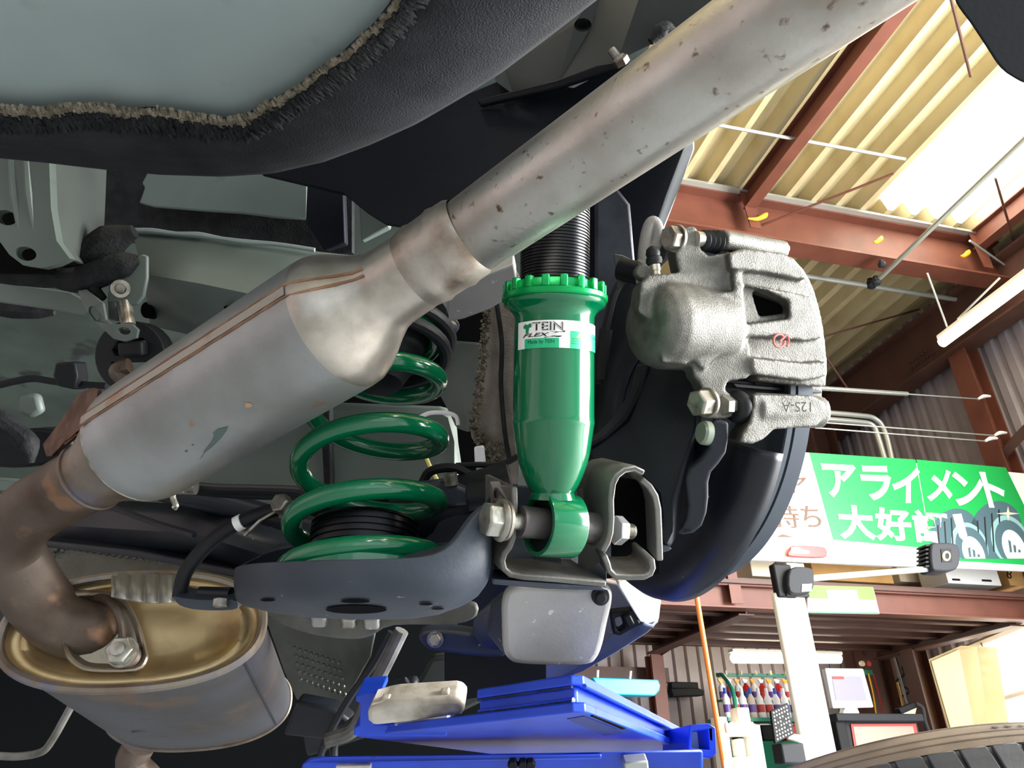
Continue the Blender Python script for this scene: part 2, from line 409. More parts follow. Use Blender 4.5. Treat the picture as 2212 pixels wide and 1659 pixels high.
# --- steel
m = hbeam(MB(), 'x', 1.5, 6.9, 4.9, 5.12, 5.72, 6.24); obj('roof_beam', m, 'red_oxide', label='red oxide H beam crossing below the cream roof', cat='beam', kind='structure')
m = MB(); m.rbox(1.5, 6.9, 4.84, 4.9, 6.235, 6.262); obj('flashing_strip', m, 'galv', label='thin grey flashing strip along the top of the roof beam', cat='flashing', kind='structure')
for X, lab in ((3.79, 'brown purlin under the cream sheets, joining the beam above the caliper'), (6.55, 'brown purlin beside the white skylight')):
    t = thing('purlin', lab, 'purlin', rp(X, 2, 6.05), kind='structure', group='purlins under the roof')
    obj('web', hbeam(MB(), 'y', -3, 4.9, X - .06, X + .06, 6.04, 6.26, .012, .012), 'red_oxide', t)
    g = MB().slab([rp(X - .08, 4.86, 6.24), rp(X + .08, 4.86, 6.24), rp(X + .06, 4.86, 5.78), rp(X - .05, 4.86, 5.78)], RY * .012)
    obj('gusset_plate', g, 'red_oxide', t)
m = hbeam(MB(), 'y', 3.2, 8.4, 6.72, 6.98, 5.32, 5.98); obj('wall_girder', m, 'brown_steel', label='deep dark brown girder along the top of the right wall', cat='beam', kind='structure')
m = MB()
for i in range(24):
    y = 6.1 + (i % 8) * .055; z = (5.42, 5.50, 5.58)[i // 8]
    m.lathe(rp(6.845, y, z), -RX, [(0, .014), (.02, .014), (.026, .008)], 8)
obj('girder_bolts', m, 'brown_steel', label='rows of bolt heads on the dark girder', cat='bolts', kind='stuff')
m = MB(); m.rbox(6.80, 6.82, 5.68, 5.92, 0, 5.32); m.rbox(6.98, 7.0, 5.68, 5.92, 0, 5.32); m.rbox(6.82, 6.98, 5.79, 5.81, 0, 5.32)
obj('steel_column', m, 'red_oxide', label='red steel column against the right wall, carrying the wires', cat='column', kind='structure')
m = MB(); a, b = rp(6.9, 7.9, 3.3), rp(6.9, 4.2, 4.6); m.tube([a, b], .06, 4); obj('wall_brace', m, 'brown_steel', label='dark diagonal brace on the right wall behind the red column', cat='brace', kind='structure')
m = MB(); hbeam(m, 'y', 7.9, 8.3, 6.3, 6.7, 0, .02); m.rbox(6.3, 6.7, 8.05, 8.1, 0, 5.4); m.rbox(6.3, 6.34, 7.9, 8.25, 0, 5.4); m.rbox(6.66, 6.7, 7.9, 8.25, 0, 5.4)
obj('corner_column', m, 'brown_steel', label='dark brown column in the far corner above the green sign', cat='column', kind='structure')
m = hbeam(MB(), 'x', 1.5, 6.3, 8.1, 8.3, 4.1, 4.5); obj('far_beam', m, 'brown_steel', label='dark beam on the far wall above the sign', cat='beam', kind='structure')
# bracing rods under the roof
rods = [((2050, -20), (2097, 165), 6.1, 'brown_steel', .012, 'thin brown brace rod before the skylight, near the dark bumper'),
        ((1645, 487), (1930, 375), 5.9, 'red_oxide', .012, 'thin red brown brace rod rising from the purlin joint'),
        ((2150, 385), (2190, 520), 6.05, 'brown_steel', .012, 'thin brown brace rod at the right end of the roof'),
        ((1540, 268), (1955, 344), 6.1, 'galv', .016, 'pale grey conduit crossing the cream roof sheets')]
for a, b, z, mm, r, lab in rods:
    m = MB().cyl(onZ(*a, z), onZ(*b, z), r, 8); obj('brace_rod' if mm != 'galv' else 'conduit', m, mm, label=lab, cat='rod' if mm != 'galv' else 'conduit', kind='thing')
for a, b, lab in (((1775, 728), (2050, 650), 'thin brown brace rod under the far roof, to the right of the caliper'), ((1780, 765), (1830, 838), 'short dark brace rod falling to the grey pipe beside the caliper')):
    m = MB().cyl(onY(*a, 6.2), onY(*b, 6.4), .012, 8); obj('brace_rod', m, 'brown_steel', label=lab, cat='rod')
# conduits
def clampball(p, r=.045):
    return MB().lathe(p - RZ * r, RZ, [(0, r * .6), (r * .4, r), (r * 1.2, r * .95), (r * 1.6, r * .6), (r * 2, r * .5)], 10)
c = thing('conduit', 'long grey conduit crossing below the roof beam from caliper to tube light', 'conduit', onY(1900, 615, 5.6))
obj('pipe', MB().cyl(onY(1700, 590, 5.6), onY(2150, 660, 5.6), .028, 10), 'galv', c)
for q in ((1882, 612), (1998, 578)): obj('clamp', clampball(onY(*q, 5.57), .06), 'dark_grey', c)
c = thing('conduit', 'grey conduit slanting up across the skylight', 'conduit', onZ(1900, 605, 5.5))
obj('pipe', MB().cyl(onZ(1893, 608, 5.55), onZ(2240, 275, 5.55), .024, 10), 'galv', c)
obj('clamp', clampball(onZ(1893, 606, 5.55), .05), 'dark_grey', c); obj('clamp', clampball(onZ(1905, 570, 5.6), .04), 'dark_grey', c)
c = thing('conduit', 'grey conduit running from the caliper to the girder', 'conduit', onY(1890, 848, 6.0))
obj('pipe', MB().cyl(onY(1760, 838, 6.0), onY(1960, 851, 6.0), .026, 10), 'galv', c)
for dy, lab in ((0, 'upper bent conduit turning down behind the green sign'), (14, 'lower bent conduit turning down behind the green sign')):
    m = MB().tube([onY(1740, 888 + dy, 6.3), onY(1850, 897 + dy, 6.3), onY(1890 - dy * .4, 905 + dy, 6.3), onY(1912 - dy, 935 + dy, 6.3), onY(1930 - dy, 1010, 6.3)], .03, 10, 5)
    obj('bent_conduit', m, 'galv', label=lab, cat='conduit')
# wires with insulators on the column
for y0, y1, x0, x1, lab in ((838, 862, 1770, 2125, 'uppermost pale wire stretched to the red column'), (912, 941, 1770, 2160, 'middle pale wire stretched to the red column'), (924, 953, 1760, 2140, 'lowest pale wire stretched to the red column')):
    t = thing('wire', lab, 'wire', onY(x1, y1, 5.62), group='stretched wires')
    obj('strand', MB().cyl(onY(x0, y0, 5.62), onY(x1 - 10, y1, 5.62), .007, 6), 'galv', t)
    obj('insulator', MB().tube([onY(x1 - 12, y1, 5.62), onY(x1, y1 - 6, 5.62), onY(x1 + 14, y1 - 6, 5.62)], [.012, .022, .012], 8, 3), 'sign_white', t)
m = MB().cyl(onZ(2095, 520, 5.9), onZ(2178, 578, 5.9), .012, 8); obj('conduit', m, 'galv', label='thin pale conduit dropping from the beam end toward the tube light', cat='conduit')
# long strip light
t = thing('strip_light', 'lit fluorescent strip light hanging from rods below the girder', 'light', rp(5.45, 3.6, 4.6))
a, b = onZ(2033, 742, 4.55), onZ(2330, 520, 4.55); d = nrm(b - a); sd = nrm(np.cross(d, RZ))
m = MB().box((a + b) / 2 + RZ * .06, d * np.linalg.norm(b - a) / 2, sd * .03, RZ * .02); obj('housing', m, 'post_white', t, bevel=.005)
obj('tube', MB().lathe(a, b - a, [(0, .02), (.01, .045), (np.linalg.norm(b - a), .045)], 14), 'tube', t)
for q0, q1 in (((2003, 590), (2048, 712)), ((2160, 600), (2068, 690))):
    obj('hanger_rod', MB().cyl(onZ(*q1, 4.62), onZ(*q0, 5.0 if q0[0] < 2100 else 4.8), .009, 6), 'galv', t)
# yellow clips on the beam
for x, y, lab in ((1640, 470, 'curled yellow marker by the purlin joint on the beam'), (1897, 520, 'small yellow marker in the middle of the roof beam'), (2086, 550, 'small yellow marker at the right end of the roof beam')):
    w = 24 if x < 1700 else 10
    m = MB().tube([onY(x - w, y + 2, 4.84), onY(x - 4, y + 3, 4.84), onY(x + w * .5, y - 4, 4.84), onY(x + w * .7, y - 9, 4.84)], [.008, .02, .028, .012], 8, 3)
    obj('yellow_marker', m, 'yellow', label=lab, cat='marker', group='yellow markers on the beam')

# --- mezzanine
MY = 5.75
t = thing('mezzanine', 'red oxide steel mezzanine deck carrying boxes, with joists below', 'mezzanine', rp(4.5, 6.5, 2.3))
obj('front_beam', hbeam(MB(), 'x', 2.0, 6.72, MY, MY + .14, 2.33, 2.53, .014, .012), 'red_oxide', t)
obj('edge_angle', MB().rbox(2.0, 6.78, MY - .03, MY, 2.53, 2.56), 'brown_steel', t)
obj('deck', MB().rbox(2.0, 6.75, MY + .02, 7.86, 2.56, 2.59), 'brown_steel', t)
for Y in (6.15, 6.5, 6.85, 7.2, 7.6):
    obj('joist', hbeam(MB(), 'x', 2.2, 6.6, Y, Y + .08, 2.36, 2.55, .012, .01), 'brown_steel', t)
obj('side_beam', hbeam(MB(), 'y', MY + .14, 7.86, 6.4, 6.56, 2.3, 2.56, .014, .012), 'brown_steel', t)
obj('cross_beam', hbeam(MB(), 'y', MY + .14, 7.86, 3.55, 3.7, 2.3, 2.56, .014, .012), 'brown_steel', t)
a, b = onY(1425, 1408, 7.9), onY(1612, 1285, 6.0); obj('knee_brace', MB().tube([a, b], .05, 4), 'brown_steel', t)
m = MB(); X0 = rc(onY(1412, 1500, 7.9))[0]; m.rbox(X0, X0 + .14, 7.86, 7.9, 0, 2.3); m.rbox(X0, X0 + .14, 8.0, 8.04, 0, 2.3); m.rbox(X0 + .06, X0 + .08, 7.9, 8.0, 0, 2.3)
obj('mezzanine_post', m, 'red_oxide', label='red oxide post at the back under the mezzanine, left of the black wall tool', cat='post', kind='thing')
m = MB(); X0 = rc(onY(1995, 1500, 7.2))[0]; m.rbox(X0, X0 + .02, 7.2, 7.4, 0, 2.32); m.rbox(X0 + .18, X0 + .2, 7.2, 7.4, 0, 2.32); m.rbox(X0 + .02, X0 + .18, 7.29, 7.31, 0, 2.32)
obj('mezzanine_post', m, 'brown_steel', label='dark brown post under the mezzanine beside the beige locker', cat='post', kind='thing')
m = MB(); X0 = rc(onY(1570, 1230, MY))[0]; m.rbox(X0, X0 + .09, MY, MY + .02, 2.56, 2.9); m.rbox(X0 + .035, X0 + .055, MY + .02, MY + .1, 2.56, 2.9)
m.rbox(X0 - .01, X0 + .1, MY - .012, MY, 2.36, 2.52)
obj('railing_post', m, 'red_oxide', label='short red oxide railing post on the mezzanine edge, left of the boxes', cat='post')
m = MB().rbox(2.0, 3.9, 8.1, 8.3, 2.05, 2.2); obj('wall_rail', m, 'brown_steel', label='dark rail on the far wall below the mezzanine joists', cat='rail', kind='structure')

# --- the big sign
SY = 5.62
t = thing('alignment_sign', 'large green and white sign with white Japanese lettering and tyres', 'sign', onY(1900, 1220, SY))
zt, zb = rc(onY(1748, 978, SY))[2], 2.70
xs0, xs1, xs2, xs3 = 3.15, 4.415, 5.55, 7.0
xsl = rc(onY(1800, 1166, SY))[0]
def sp(x, z, o=.0): return rp(x, SY - o, z)
def spx(pts, o): return [onY(a, b, SY) - RY * o for a, b in pts]
obj('backing_board', MB().slab([sp(xs0, zb), sp(xs3, zb + .06), sp(xs3, zt), sp(xs0, zt)], RY * .03), 'sign_white', t)
zg = rc(onY(1800, 1166, SY))[2]; zg2 = rc(onY(2160, 1207, SY))[2]
seam = rc(onY(1977, 1000, SY))[0]
obj('green_panel', MB().slab(spx([(1748, 978), (1977, 993), (1996, 1100), (2008, 1185), (1800, 1166)], .004), RY * .004), 'sign_green', t)
obj('green_panel', MB().slab(spx([(1979, 993), (2172, 1010), (2240, 1150), (2240, 1222), (2010, 1208), (2008, 1185), (1998, 1100)], .0035), RY * .0035), 'sign_green', t)
def quadfn(tl, tr, br, bl, o):
    # a rectangle of the sign given by its four corners
    q = [onY(*p, SY) - RY * o for p in (tl, tr, br, bl)]
    return lambda u, v: (q[3] * (1 - u) + q[2] * u) * (1 - v) + (q[0] * (1 - u) + q[1] * u) * v
def sign_text(s, tl, tr, br, bl, m, off=.03, name='lettering'):
    mb = text_fit(s, quadfn(tl, tr, br, bl, .009), 0, 1, 0, 1, off)
    if mb.v: obj(name, mb, m, t)
row = [('ア', (1771, 1001), (1848, 1005), (1842, 1077), (1790, 1075)), ('ラ', (1852, 1006), (1921, 1007), (1928, 1085), (1868, 1080)), ('イ', (1926, 1009), (1986, 1011), (1985, 1088), (1926, 1086)),
       ('メ', (2003, 1015), (2056, 1016), (2056, 1086), (2001, 1083)), ('ン', (2050, 1019), (2122, 1024), (2122, 1096), (2065, 1093)), ('ト', (2113, 1020), (2160, 1022), (2176, 1098), (2135, 1097)),
       ('大', (1802, 1090), (1882, 1094), (1893, 1168), (1815, 1165)), ('好', (1884, 1095), (1962, 1100), (1972, 1171), (1893, 1168)), ('評', (1966, 1101), (2044, 1106), (2056, 1176), (1976, 1172))]
for ch, tl, tr, br, bl in row: sign_text(ch, tl, tr, br, bl, 'sign_white', .035)
# printed tyres
for cx, cy, rx, ry in ((2062, 1158, 52, 52), (2150, 1148, 55, 58)):
    def clipd(pts): return [(x, min(y, 1207)) for x, y in pts]
    a = math.radians(18)
    obj('printed_tyre', MB().slab(spx(clipd(ell(cx, cy, rx, ry + 8, 40, a)), .006), RY * .002), 'tyre_print', t)
    obj('printed_tyre', MB().slab(spx(clipd(ell(cx + 32, cy + 22, rx * .72, ry * 1.02, 40, -.4)), .0068), RY * .002), 'tyre_print2', t)
    obj('printed_tyre', MB().slab(spx(clipd(ell(cx + 36, cy + 28, rx * .62, ry * .95, 40, -.4)), .0074), RY * .002), 'tyre_print', t)
    obj('printed_wheel', MB().slab(spx(clipd(ell(cx + 40, cy + 38, rx * .42, ry * .75, 40, -.4)), .008), RY * .002), 'sign_white', t)
    for k in range(3):
        obj('printed_wheel', MB().slab(spx(clipd([(cx + 26 + 11 * k, cy + 18 + 10 * k), (cx + 32 + 11 * k, cy + 22 + 10 * k), (cx + 35 + 9 * k, cy + 46), (cx + 30 + 9 * k, cy + 46)]), .0086), RY * .001), 'tyre_print', t)
    for k in range(4):
        x = cx - rx * .75 + k * rx * .28
        obj('printed_tread', MB().slab(spx([(x, cy - 22 - k * 8), (x + 3, cy - 24 - k * 8), (x + 8, cy + 44), (x + 5, cy + 44)], .0072), RY * .002), 'ink', t)
st = []
for i in range(8):
    r = (26 if i % 4 == 0 else 16) if i % 2 == 0 else 4; an = i * math.pi / 4
    st.append((2176 + r * math.cos(an), 1110 + r * math.sin(an)))
obj('printed_star', MB().slab(spx(st, .0092), RY * .001), 'pale_box', t)
obj('exclamation_mark', MB().slab(spx([(2056, 1112), (2075, 1110), (2088, 1158), (2078, 1167), (2071, 1160)], .0094), RY * .001), 'sign_white', t)
obj('exclamation_mark', MB().slab(spx(ell(2087, 1175, 9, 10, 16), .0094), RY * .001), 'sign_white', t)
sign_text('ヤ', (1690, 1022), (1742, 1026), (1735, 1068), (1692, 1064), 'sign_brown', .0)
sign_text('持', (1668, 1090), (1722, 1094), (1728, 1142), (1676, 1140), 'sign_brown', .0)
sign_text('ち', (1727, 1091), (1768, 1096), (1776, 1140), (1734, 1138), 'sign_brown', .0)
obj('brown_mark', MB().slab(spx([(1680, 1158), (1690, 1154), (1715, 1161), (1684, 1161)], .006), RY * .003), 'sign_brown', t)
# red plate hanging on the sign
o = [(1706, 1188), (1716, 1178), (1774, 1181), (1784, 1186), (1787, 1194), (1778, 1204), (1712, 1202), (1702, 1196)]
rt = thing('red_plate', 'small red rounded plate hung on the white part of the sign', 'plate', onY(1745, 1203, SY))
obj('plate', MB().slab([onY(a, b, SY - .05) for a, b in smooth2(o, 3)], RY * .03), 'red', rt, bevel=.006)
obj('white_print', MB().slab([onY(a, b, SY - .052) for a, b in ((1709, 1183), (1722, 1181), (1734, 1187), (1748, 1190), (1748, 1196), (1710, 1195))], RY * .003), 'sign_white', rt)
# --- alignment machine: post, crossbeam and two camera heads
PY = 4.3
t = thing('aligner_post', 'white enamelled aligner post with a black camera head on top', 'machine', rp(*[rc(onY(1790, 1600, PY))[0], PY, 0]))
Xp = rc(onY(1735, 1450, PY))[0]
zt_ = rc(onY(1700, 1280, PY))[2]
m = MB().rbox(Xp - .10, Xp + .125, PY, PY + .05, 0, zt_); obj('post', m, 'post_white', t, bevel=.015)
h = MB(); boxY(h, 1676, 1218, 1716, 1290, PY - .02, .06); obj('head_bracket', h, 'near_black', t, bevel=.012)
h = MB().slab([onY(a, b, PY - .06) for a, b in smooth2([(1708, 1228), (1750, 1226), (1759, 1240), (1757, 1272), (1740, 1282), (1706, 1278)], 3)], RY * .12)
hd = obj('camera_head', h, 'dark_grey', t, bevel=.01)
obj('white_sticker', MB().slab([onY(a, b, PY - .064) for a, b in ((1733, 1262), (1754, 1261), (1753, 1277), (1732, 1278))], RY * .006), 'white_label', hd)
h = MB(); boxY(h, 1700, 1216, 1738, 1232, PY, .1); obj('head_mount', h, 'galv', t, bevel=.006)
h = MB(); boxY(h, 1700, 1280, 1748, 1288, PY - .03, .1); obj('head_grille', h, 'near_black', t)
t = thing('camera_head', 'grey ribbed camera head with yellow lens square in front of the sign', 'camera', onY(2035, 1236, 4.6))
h = MB().slab([onY(a, b, 4.5) for a, b in smooth2([(2012, 1178), (2030, 1172), (2062, 1174), (2073, 1186), (2073, 1218), (2060, 1232), (2030, 1233), (2014, 1226)], 3)], RY * .14); obj('housing', h, 'dark_grey', t, bevel=.012)
lens_ = obj('lens', MB().slab([onY(a, b, 4.495) for a, b in ((2033, 1186), (2055, 1185), (2057, 1213), (2035, 1214))], RY * .012), 'near_black', t)
obj('lens_ring', MB().slab([onY(a, b, 4.49) for a, b in ell(2045, 1201, 9, 11, 14)], RY * .012, [[onY(a, b, 4.49) for a, b in ell(2046, 1201, 5, 7, 12)]]), 'yellow_wire', lens_)
for k in range(6):
    obj('fin', MB().slab([onY(a, b, 4.52) for a, b in ((2000, 1176 + 9 * k), (2016, 1175 + 9 * k), (2016, 1179 + 9 * k), (2000, 1180 + 9 * k))], RY * .1), 'near_black', t)
obj('side_body', MB().slab([onY(a, b, 4.54) for a, b in ((2004, 1176), (2020, 1174), (2020, 1232), (2006, 1228))], RY * .1), 'near_black', t)
obj('neck', MB().cyl(onY(2018, 1228, 4.58), onY(1745, 1250, 4.36), .022, 10), 'galv', t)
# small green shop sign below the mezzanine beam
t = thing('small_sign', 'small green and white sign hung below the mezzanine beam beside the aligner post', 'sign', onY(1820, 1325, 5.6))
sb_ = obj('board', MB().slab([onY(a, b, 5.6) for a, b in ((1745, 1264), (1886, 1268), (1900, 1326), (1745, 1323))], RY * .02), 'sign_white', t)
obj('green_band', MB().slab([onY(a, b, 5.594) for a, b in ((1745, 1264), (1886, 1268), (1892, 1296), (1745, 1292))], RY * .004), mat('pale_lime_print', '#5fae2c', .5), sb_)
obj('white_print', MB().slab([onY(a, b, 5.59) for a, b in ((1785, 1274), (1850, 1275), (1856, 1296), (1788, 1294))], RY * .004), 'sign_white', sb_)
obj('green_edge', MB().slab([onY(a, b, 5.594) for a, b in ((1745, 1320), (1898, 1323), (1900, 1326), (1745, 1323))], RY * .004), 'sign_green', sb_)
# --- things on the mezzanine
def carton(x0, y0, x1, y1, Y, dep, m, lab, name='carton', slots=()):
    t = thing(name, lab, 'box', onY((x0 + x1) / 2, y1, Y))
    b = MB(); boxY(b, x0, y0, x1, y1, Y, dep); obj('body', b, m, t, bevel=.006)
    f = MB(); boxY(f, x0, y0 + .1 * (y1 - y0), x1, y0 + .22 * (y1 - y0), Y - .004, .006); obj('tape' if not slots else 'rim', f, 'pale_box' if not slots else m, t)
    for a in slots:
        s = MB(); boxY(s, *a, Y - .006, .01); obj('slot', s, 'near_black', t)
carton(1622, 1205, 1672, 1245, 5.9, .4, 'pale_box', 'pale paper box at the left end of the mezzanine')
carton(1755, 1212, 1925, 1256, 6.1, .4, 'cardboard', 'wide brown cardboard box behind the aligner camera')
carton(1940, 1215, 2018, 1258, 6.36, .3, 'pale_box', 'grey cream box in the middle of the mezzanine')
carton(2040, 1195, 2152, 1262, 5.95, .35, 'sign_white', 'white plastic crate with two hand slots under the sign', 'crate', ((2058, 1250, 2074, 1254), (2122, 1252, 2142, 1256)))
carton(2172, 1198, 2212, 1265, 5.93, .3, 'cardboard', 'brown cardboard box at the right end of the mezzanine')
m = MB()
for k in range(3): m.torus(onY(2180, 1226 + 9 * k, 5.9), RX if k % 2 else RY, .022, .006, 14, 6)
obj('chain', m, 'near_black', label='short dark chain hanging over the brown cardboard box', cat='chain')

# --- below the mezzanine
t = thing('strip_light', 'lit fluorescent light fitting under the mezzanine behind the aligner post', 'light', rp(5.2, 7.8, 2.25))
a, b = onY(1580, 1421, 7.6), onY(1816, 1422, 7.6)
obj('tube', MB().lathe(a, b - a, [(0, .03), (.02, .055), (np.linalg.norm(b - a) - .02, .055), (np.linalg.norm(b - a), .03)], 16), 'tube', t)
m = MB().box((a + b) / 2 + RZ * .06, RX * np.linalg.norm(b - a) * .5, RY * .05, RZ * .015); obj('housing', m, 'post_white', t)
LB = 7.3
t = thing('bottle_rack', 'green steel rack holding spray bottles against the siding', 'rack', onY(1650, 1560, LB))
rk = MB(); boxY(rk, 1550, 1455, 1740, 1462, LB + .25, .03); obj('top_rail', rk, 'rack_green', t)
obj('side_frame', MB().tube([onY(1550, 1459, LB + .2), onY(1562, 1460, LB + .1), onY(1582, 1490, LB - .1), onY(1590, 1535, LB - .12), onY(1592, 1560, LB - .12)], .022, 8, 4), 'rack_green', t)
obj('side_frame', MB().tube([onY(1717, 1458, LB + .2), onY(1728, 1500, LB + .15), onY(1738, 1555, LB)], .022, 8, 3), 'rack_green', t)
for yy in (1512, 1550):
    rk = MB(); boxY(rk, 1556, yy, 1742, yy + (8 if yy > 1520 else 3), LB + (0 if yy > 1520 else .13), .26 if yy > 1520 else .13); obj('shelf', rk, 'rack_green', t)
ORD = 'first second third fourth fifth sixth seventh eighth ninth tenth'.split()
def bottle(px, py, Y, h, mb_, mc, lab, grp, spray=False):
    p = onY(px, py, Y); p[2] = onY(px, 1550 if py > 1520 else 1512, LB)[2] + .002; t = thing('spray_bottle' if spray else 'bottle', lab, 'bottle', p, grp)
    obj('body', MB().lathe(p, RZ, [(0, .034), (.01, .038), (h * .62, .038), (h * .75, .018), (h * .8, .016)], 12), mb_, t)
    if spray:
        obj('trigger_head', MB().slab([p + RZ * h * .8 - RX * .012, p + RZ * h * .8 + RX * .012, p + RZ * h * .95 + RX * .03, p + RZ * h - RX * .03, p + RZ * h * .93 - RX * .03], RY * .02), mc, t)
    else: obj('cap', MB().lathe(p + RZ * h * .78, RZ, [(0, .018), (h * .2, .016)], 10), mc, t)
    obj('print', MB().lathe(p + RZ * h * .18, RZ, [(0, .0386), (h * .25, .0386)], 12, False, False), random.choice(['purple', 'blue_cap', 'red_ink']), t)
for i in range(9):
    bottle(1574 + i * 18.2, 1550, LB + .08, .29, random.choice(['sign_white', 'sign_white', 'pale_box']), 'sign_white' if i % 3 else 'blue_cap', ORD[i] + ' white capped bottle from the left on the lower shelf of the green rack', 'bottles on the lower rack shelf')
for i in range(10):
    bottle(1563 + i * 17.5, 1507, LB + .2, .23, 'red' if i % 2 else 'sign_white', 'sign_white' if i % 2 else 'yellow', ORD[i] + (' bottle, red with white' if i % 2 else ' bottle, white with yellow') + ' spray head, from the left on the upper rack shelf', 'spray bottles on the upper rack shelf', True)
for i in range(5):
    m = MB().lathe(onY(1569 + i * 32.5, 1458, LB + .2), RZ, [(0, .01), (.03, .012), (.045, .006)], 10); obj('hook_knob', m, 'pale_box', t)
for k in range(3):
    bb = MB(); boxY(bb, 1600 + 48 * k, 1566, 1640 + 48 * k, 1600, LB + .2, .2); obj('storage_bin', bb, ['near_black', 'dark_grey', 'red'][k], label=['black storage bin under the green rack', 'charcoal storage bin under the green rack', 'red storage bin under the green rack beside the post'][k], cat='bin', bevel=.01)
bb = MB(); boxY(bb, 1590, 1600, 1740, 1690, LB + .1, .35); obj('workbench', bb, 'rack_green', label='dark green workbench below the rack', cat='bench', bevel=.01)
# black tool on the wall
t = thing('wall_tool', 'long dark tool hung on the siding left of the bottle rack', 'tool', onY(1485, 1505, 8.1))
bb = MB(); boxY(bb, 1450, 1473, 1509, 1488, 8.2, .1); obj('body', bb, 'near_black', t, bevel=.01)
obj('tray', MB().slab([onY(a, b, 8.15) for a, b in ((1449, 1487), (1508, 1486), (1522, 1492), (1521, 1502), (1455, 1505))], RY * .12), 'near_black', t, bevel=.008)
# monitor on its cabinet
t = thing('monitor', 'white framed monitor showing a pale screen on the grey cabinet', 'monitor', onY(1835, 1532, 6.4))
obj('frame', MB().slab([onY(a, b, 6.4) for a, b in ((1783, 1443), (1865, 1444), (1888, 1528), (1800, 1530))], RY * .06), 'sign_white', t, bevel=.01)
scr_ = obj('screen', MB().slab([onY(a, b, 6.394) for a, b in ((1797, 1460), (1860, 1461), (1873, 1513), (1806, 1513))], RY * .004), 'screen', t)
obj('screen_print', MB().slab([onY(a, b, 6.39) for a, b in ((1798, 1461), (1822, 1461), (1824, 1467), (1800, 1467))], RY * .002), 'red_ink', scr_)
obj('stand', MB().slab([onY(a, b, 6.42) for a, b in ((1826, 1528), (1852, 1528), (1858, 1541), (1822, 1542))], RY * .08), 'sign_white', t, bevel=.01)
t = thing('machine_cabinet', 'grey machine cabinet with a pink front panel under the monitor', 'cabinet', rp(*[rc(onY(1900, 1620, 6.3))[0], 6.3, .6]))
bb = MB(); boxY(bb, 1808, 1541, 1995, 1558, 6.2, .5); obj('top', bb, 'dark_grey', t, bevel=.01)
bb = MB(); boxY(bb, 1815, 1556, 2000, 1720, 6.3, .4); obj('body', bb, 'dark_grey', t, bevel=.01)
obj('front_panel', MB().slab([onY(a, b, 6.28) for a, b in ((1843, 1569), (1972, 1568), (1990, 1640), (1855, 1640))], RY * .012), mat('pink_front_panel', '#cf8f80', .5), t, bevel=.004)
obj('panel_frame', MB().slab([onY(a, b, 6.286) for a, b in ((1838, 1564), (1978, 1563), (1996, 1644), (1851, 1645))], RY * .012), 'red_ink', t)
bb = MB(); boxY(bb, 1812, 1552, 1834, 1640, 6.25, .1); obj('handle_strip', bb, 'near_black', t, bevel=.01)
# target board with white dots
t = thing('target_board', 'black alignment target board with white dots before the aligner post', 'target', onY(1690, 1605, 4.0))
q = [onY(*p, 4.0) for p in ((1665, 1536), (1702, 1518), (1716, 1586), (1675, 1606))]; 
nn = nrm(np.cross(q[1] - q[0], q[3] - q[0])); nn = nn if nn @ RY > 0 else -nn
tb_ = obj('board', MB().slab(q, nn * .02), 'near_black', t, bevel=.003)
m = MB()
for i in range(8):
    for j in range(6):
        if (i, j) in ((2, 1), (3, 3), (4, 1), (5, 4), (2, 4)): continue
        u, v = .14 + j * .145, .09 + i * .117
        c = (q[0] * (1 - u) + q[1] * u) * (1 - v) + (q[3] * (1 - u) + q[2] * u) * v - nn * .001
        m.lathe(c, -nn, [(0, .0046), (.001, .0046)], 8)
obj('dot', m, 'sign_white', tb_, kind='stuff')
bb = MB(); boxY(bb, 1690, 1605, 1740, 1650, 4.05, .1); obj('clamp', bb, 'dark_grey', t, bevel=.01)
obj('clamp_arm', MB().tube([onY(1702, 1590, 4.08), onY(1730, 1596, 4.08), onY(1745, 1592, 4.27)], .02, 8, 3), 'post_white', t)
# white hoist unit with rollers, and the orange rod
t = thing('white_stand', 'white tool stand with knobs between the blue lift and the target board', 'stand', onY(1610, 1659, 3.6))
for x0, y0, x1, y1 in ((1560, 1548, 1580, 1690), (1628, 1565, 1652, 1690), (1575, 1578, 1640, 1590), (1596, 1528, 1622, 1580), (1598, 1595, 1610, 1634), (1598, 1634, 1655, 1690)):
    bb = MB(); boxY(bb, x0, y0, x1, y1, 3.6, .08); obj('frame_bar', bb, 'post_white', t, bevel=.006)
for k in range(6): obj('knob', MB().lathe(onY(1572 + 11 * k, 1584, 3.56), RZ, [(0, .008), (.01, .012), (.04, .012), (.05, .006)], 10), 'post_white', t)
t = thing('orange_rod', 'thin orange rod standing upright behind the blue lift', 'rod', onY(1570, 1690, 3.5))
obj('rod', MB().cyl(onY(1505, 1290, 3.5), onY(1572, 1700, 3.5), .013, 10), 'orange', t)
obj('tip_ferrule', MB().cyl(onY(1566, 1640, 3.5), onY(1574, 1712, 3.5), .018, 10), 'post_white', t)
# cyan arm at left
t = thing('cyan_arm', 'cyan painted hoist arm behind the blue lift, by the far post', 'arm', onY(1350, 1505, 6.6))
obj('arm', MB().slab([onY(a, b, 6.6) for a, b in ((1280, 1463), (1422, 1468), (1427, 1480), (1425, 1492), (1415, 1503), (1300, 1500))], RY * .15), 'cyan', t, bevel=.01)
obj('pin', MB().cyl(onY(1360, 1468, 6.65), onY(1362, 1450, 6.65), .015, 8), 'galv', t); obj('pin', MB().cyl(onY(1290, 1464, 6.65), onY(1291, 1448, 6.65), .015, 8), 'galv', t)
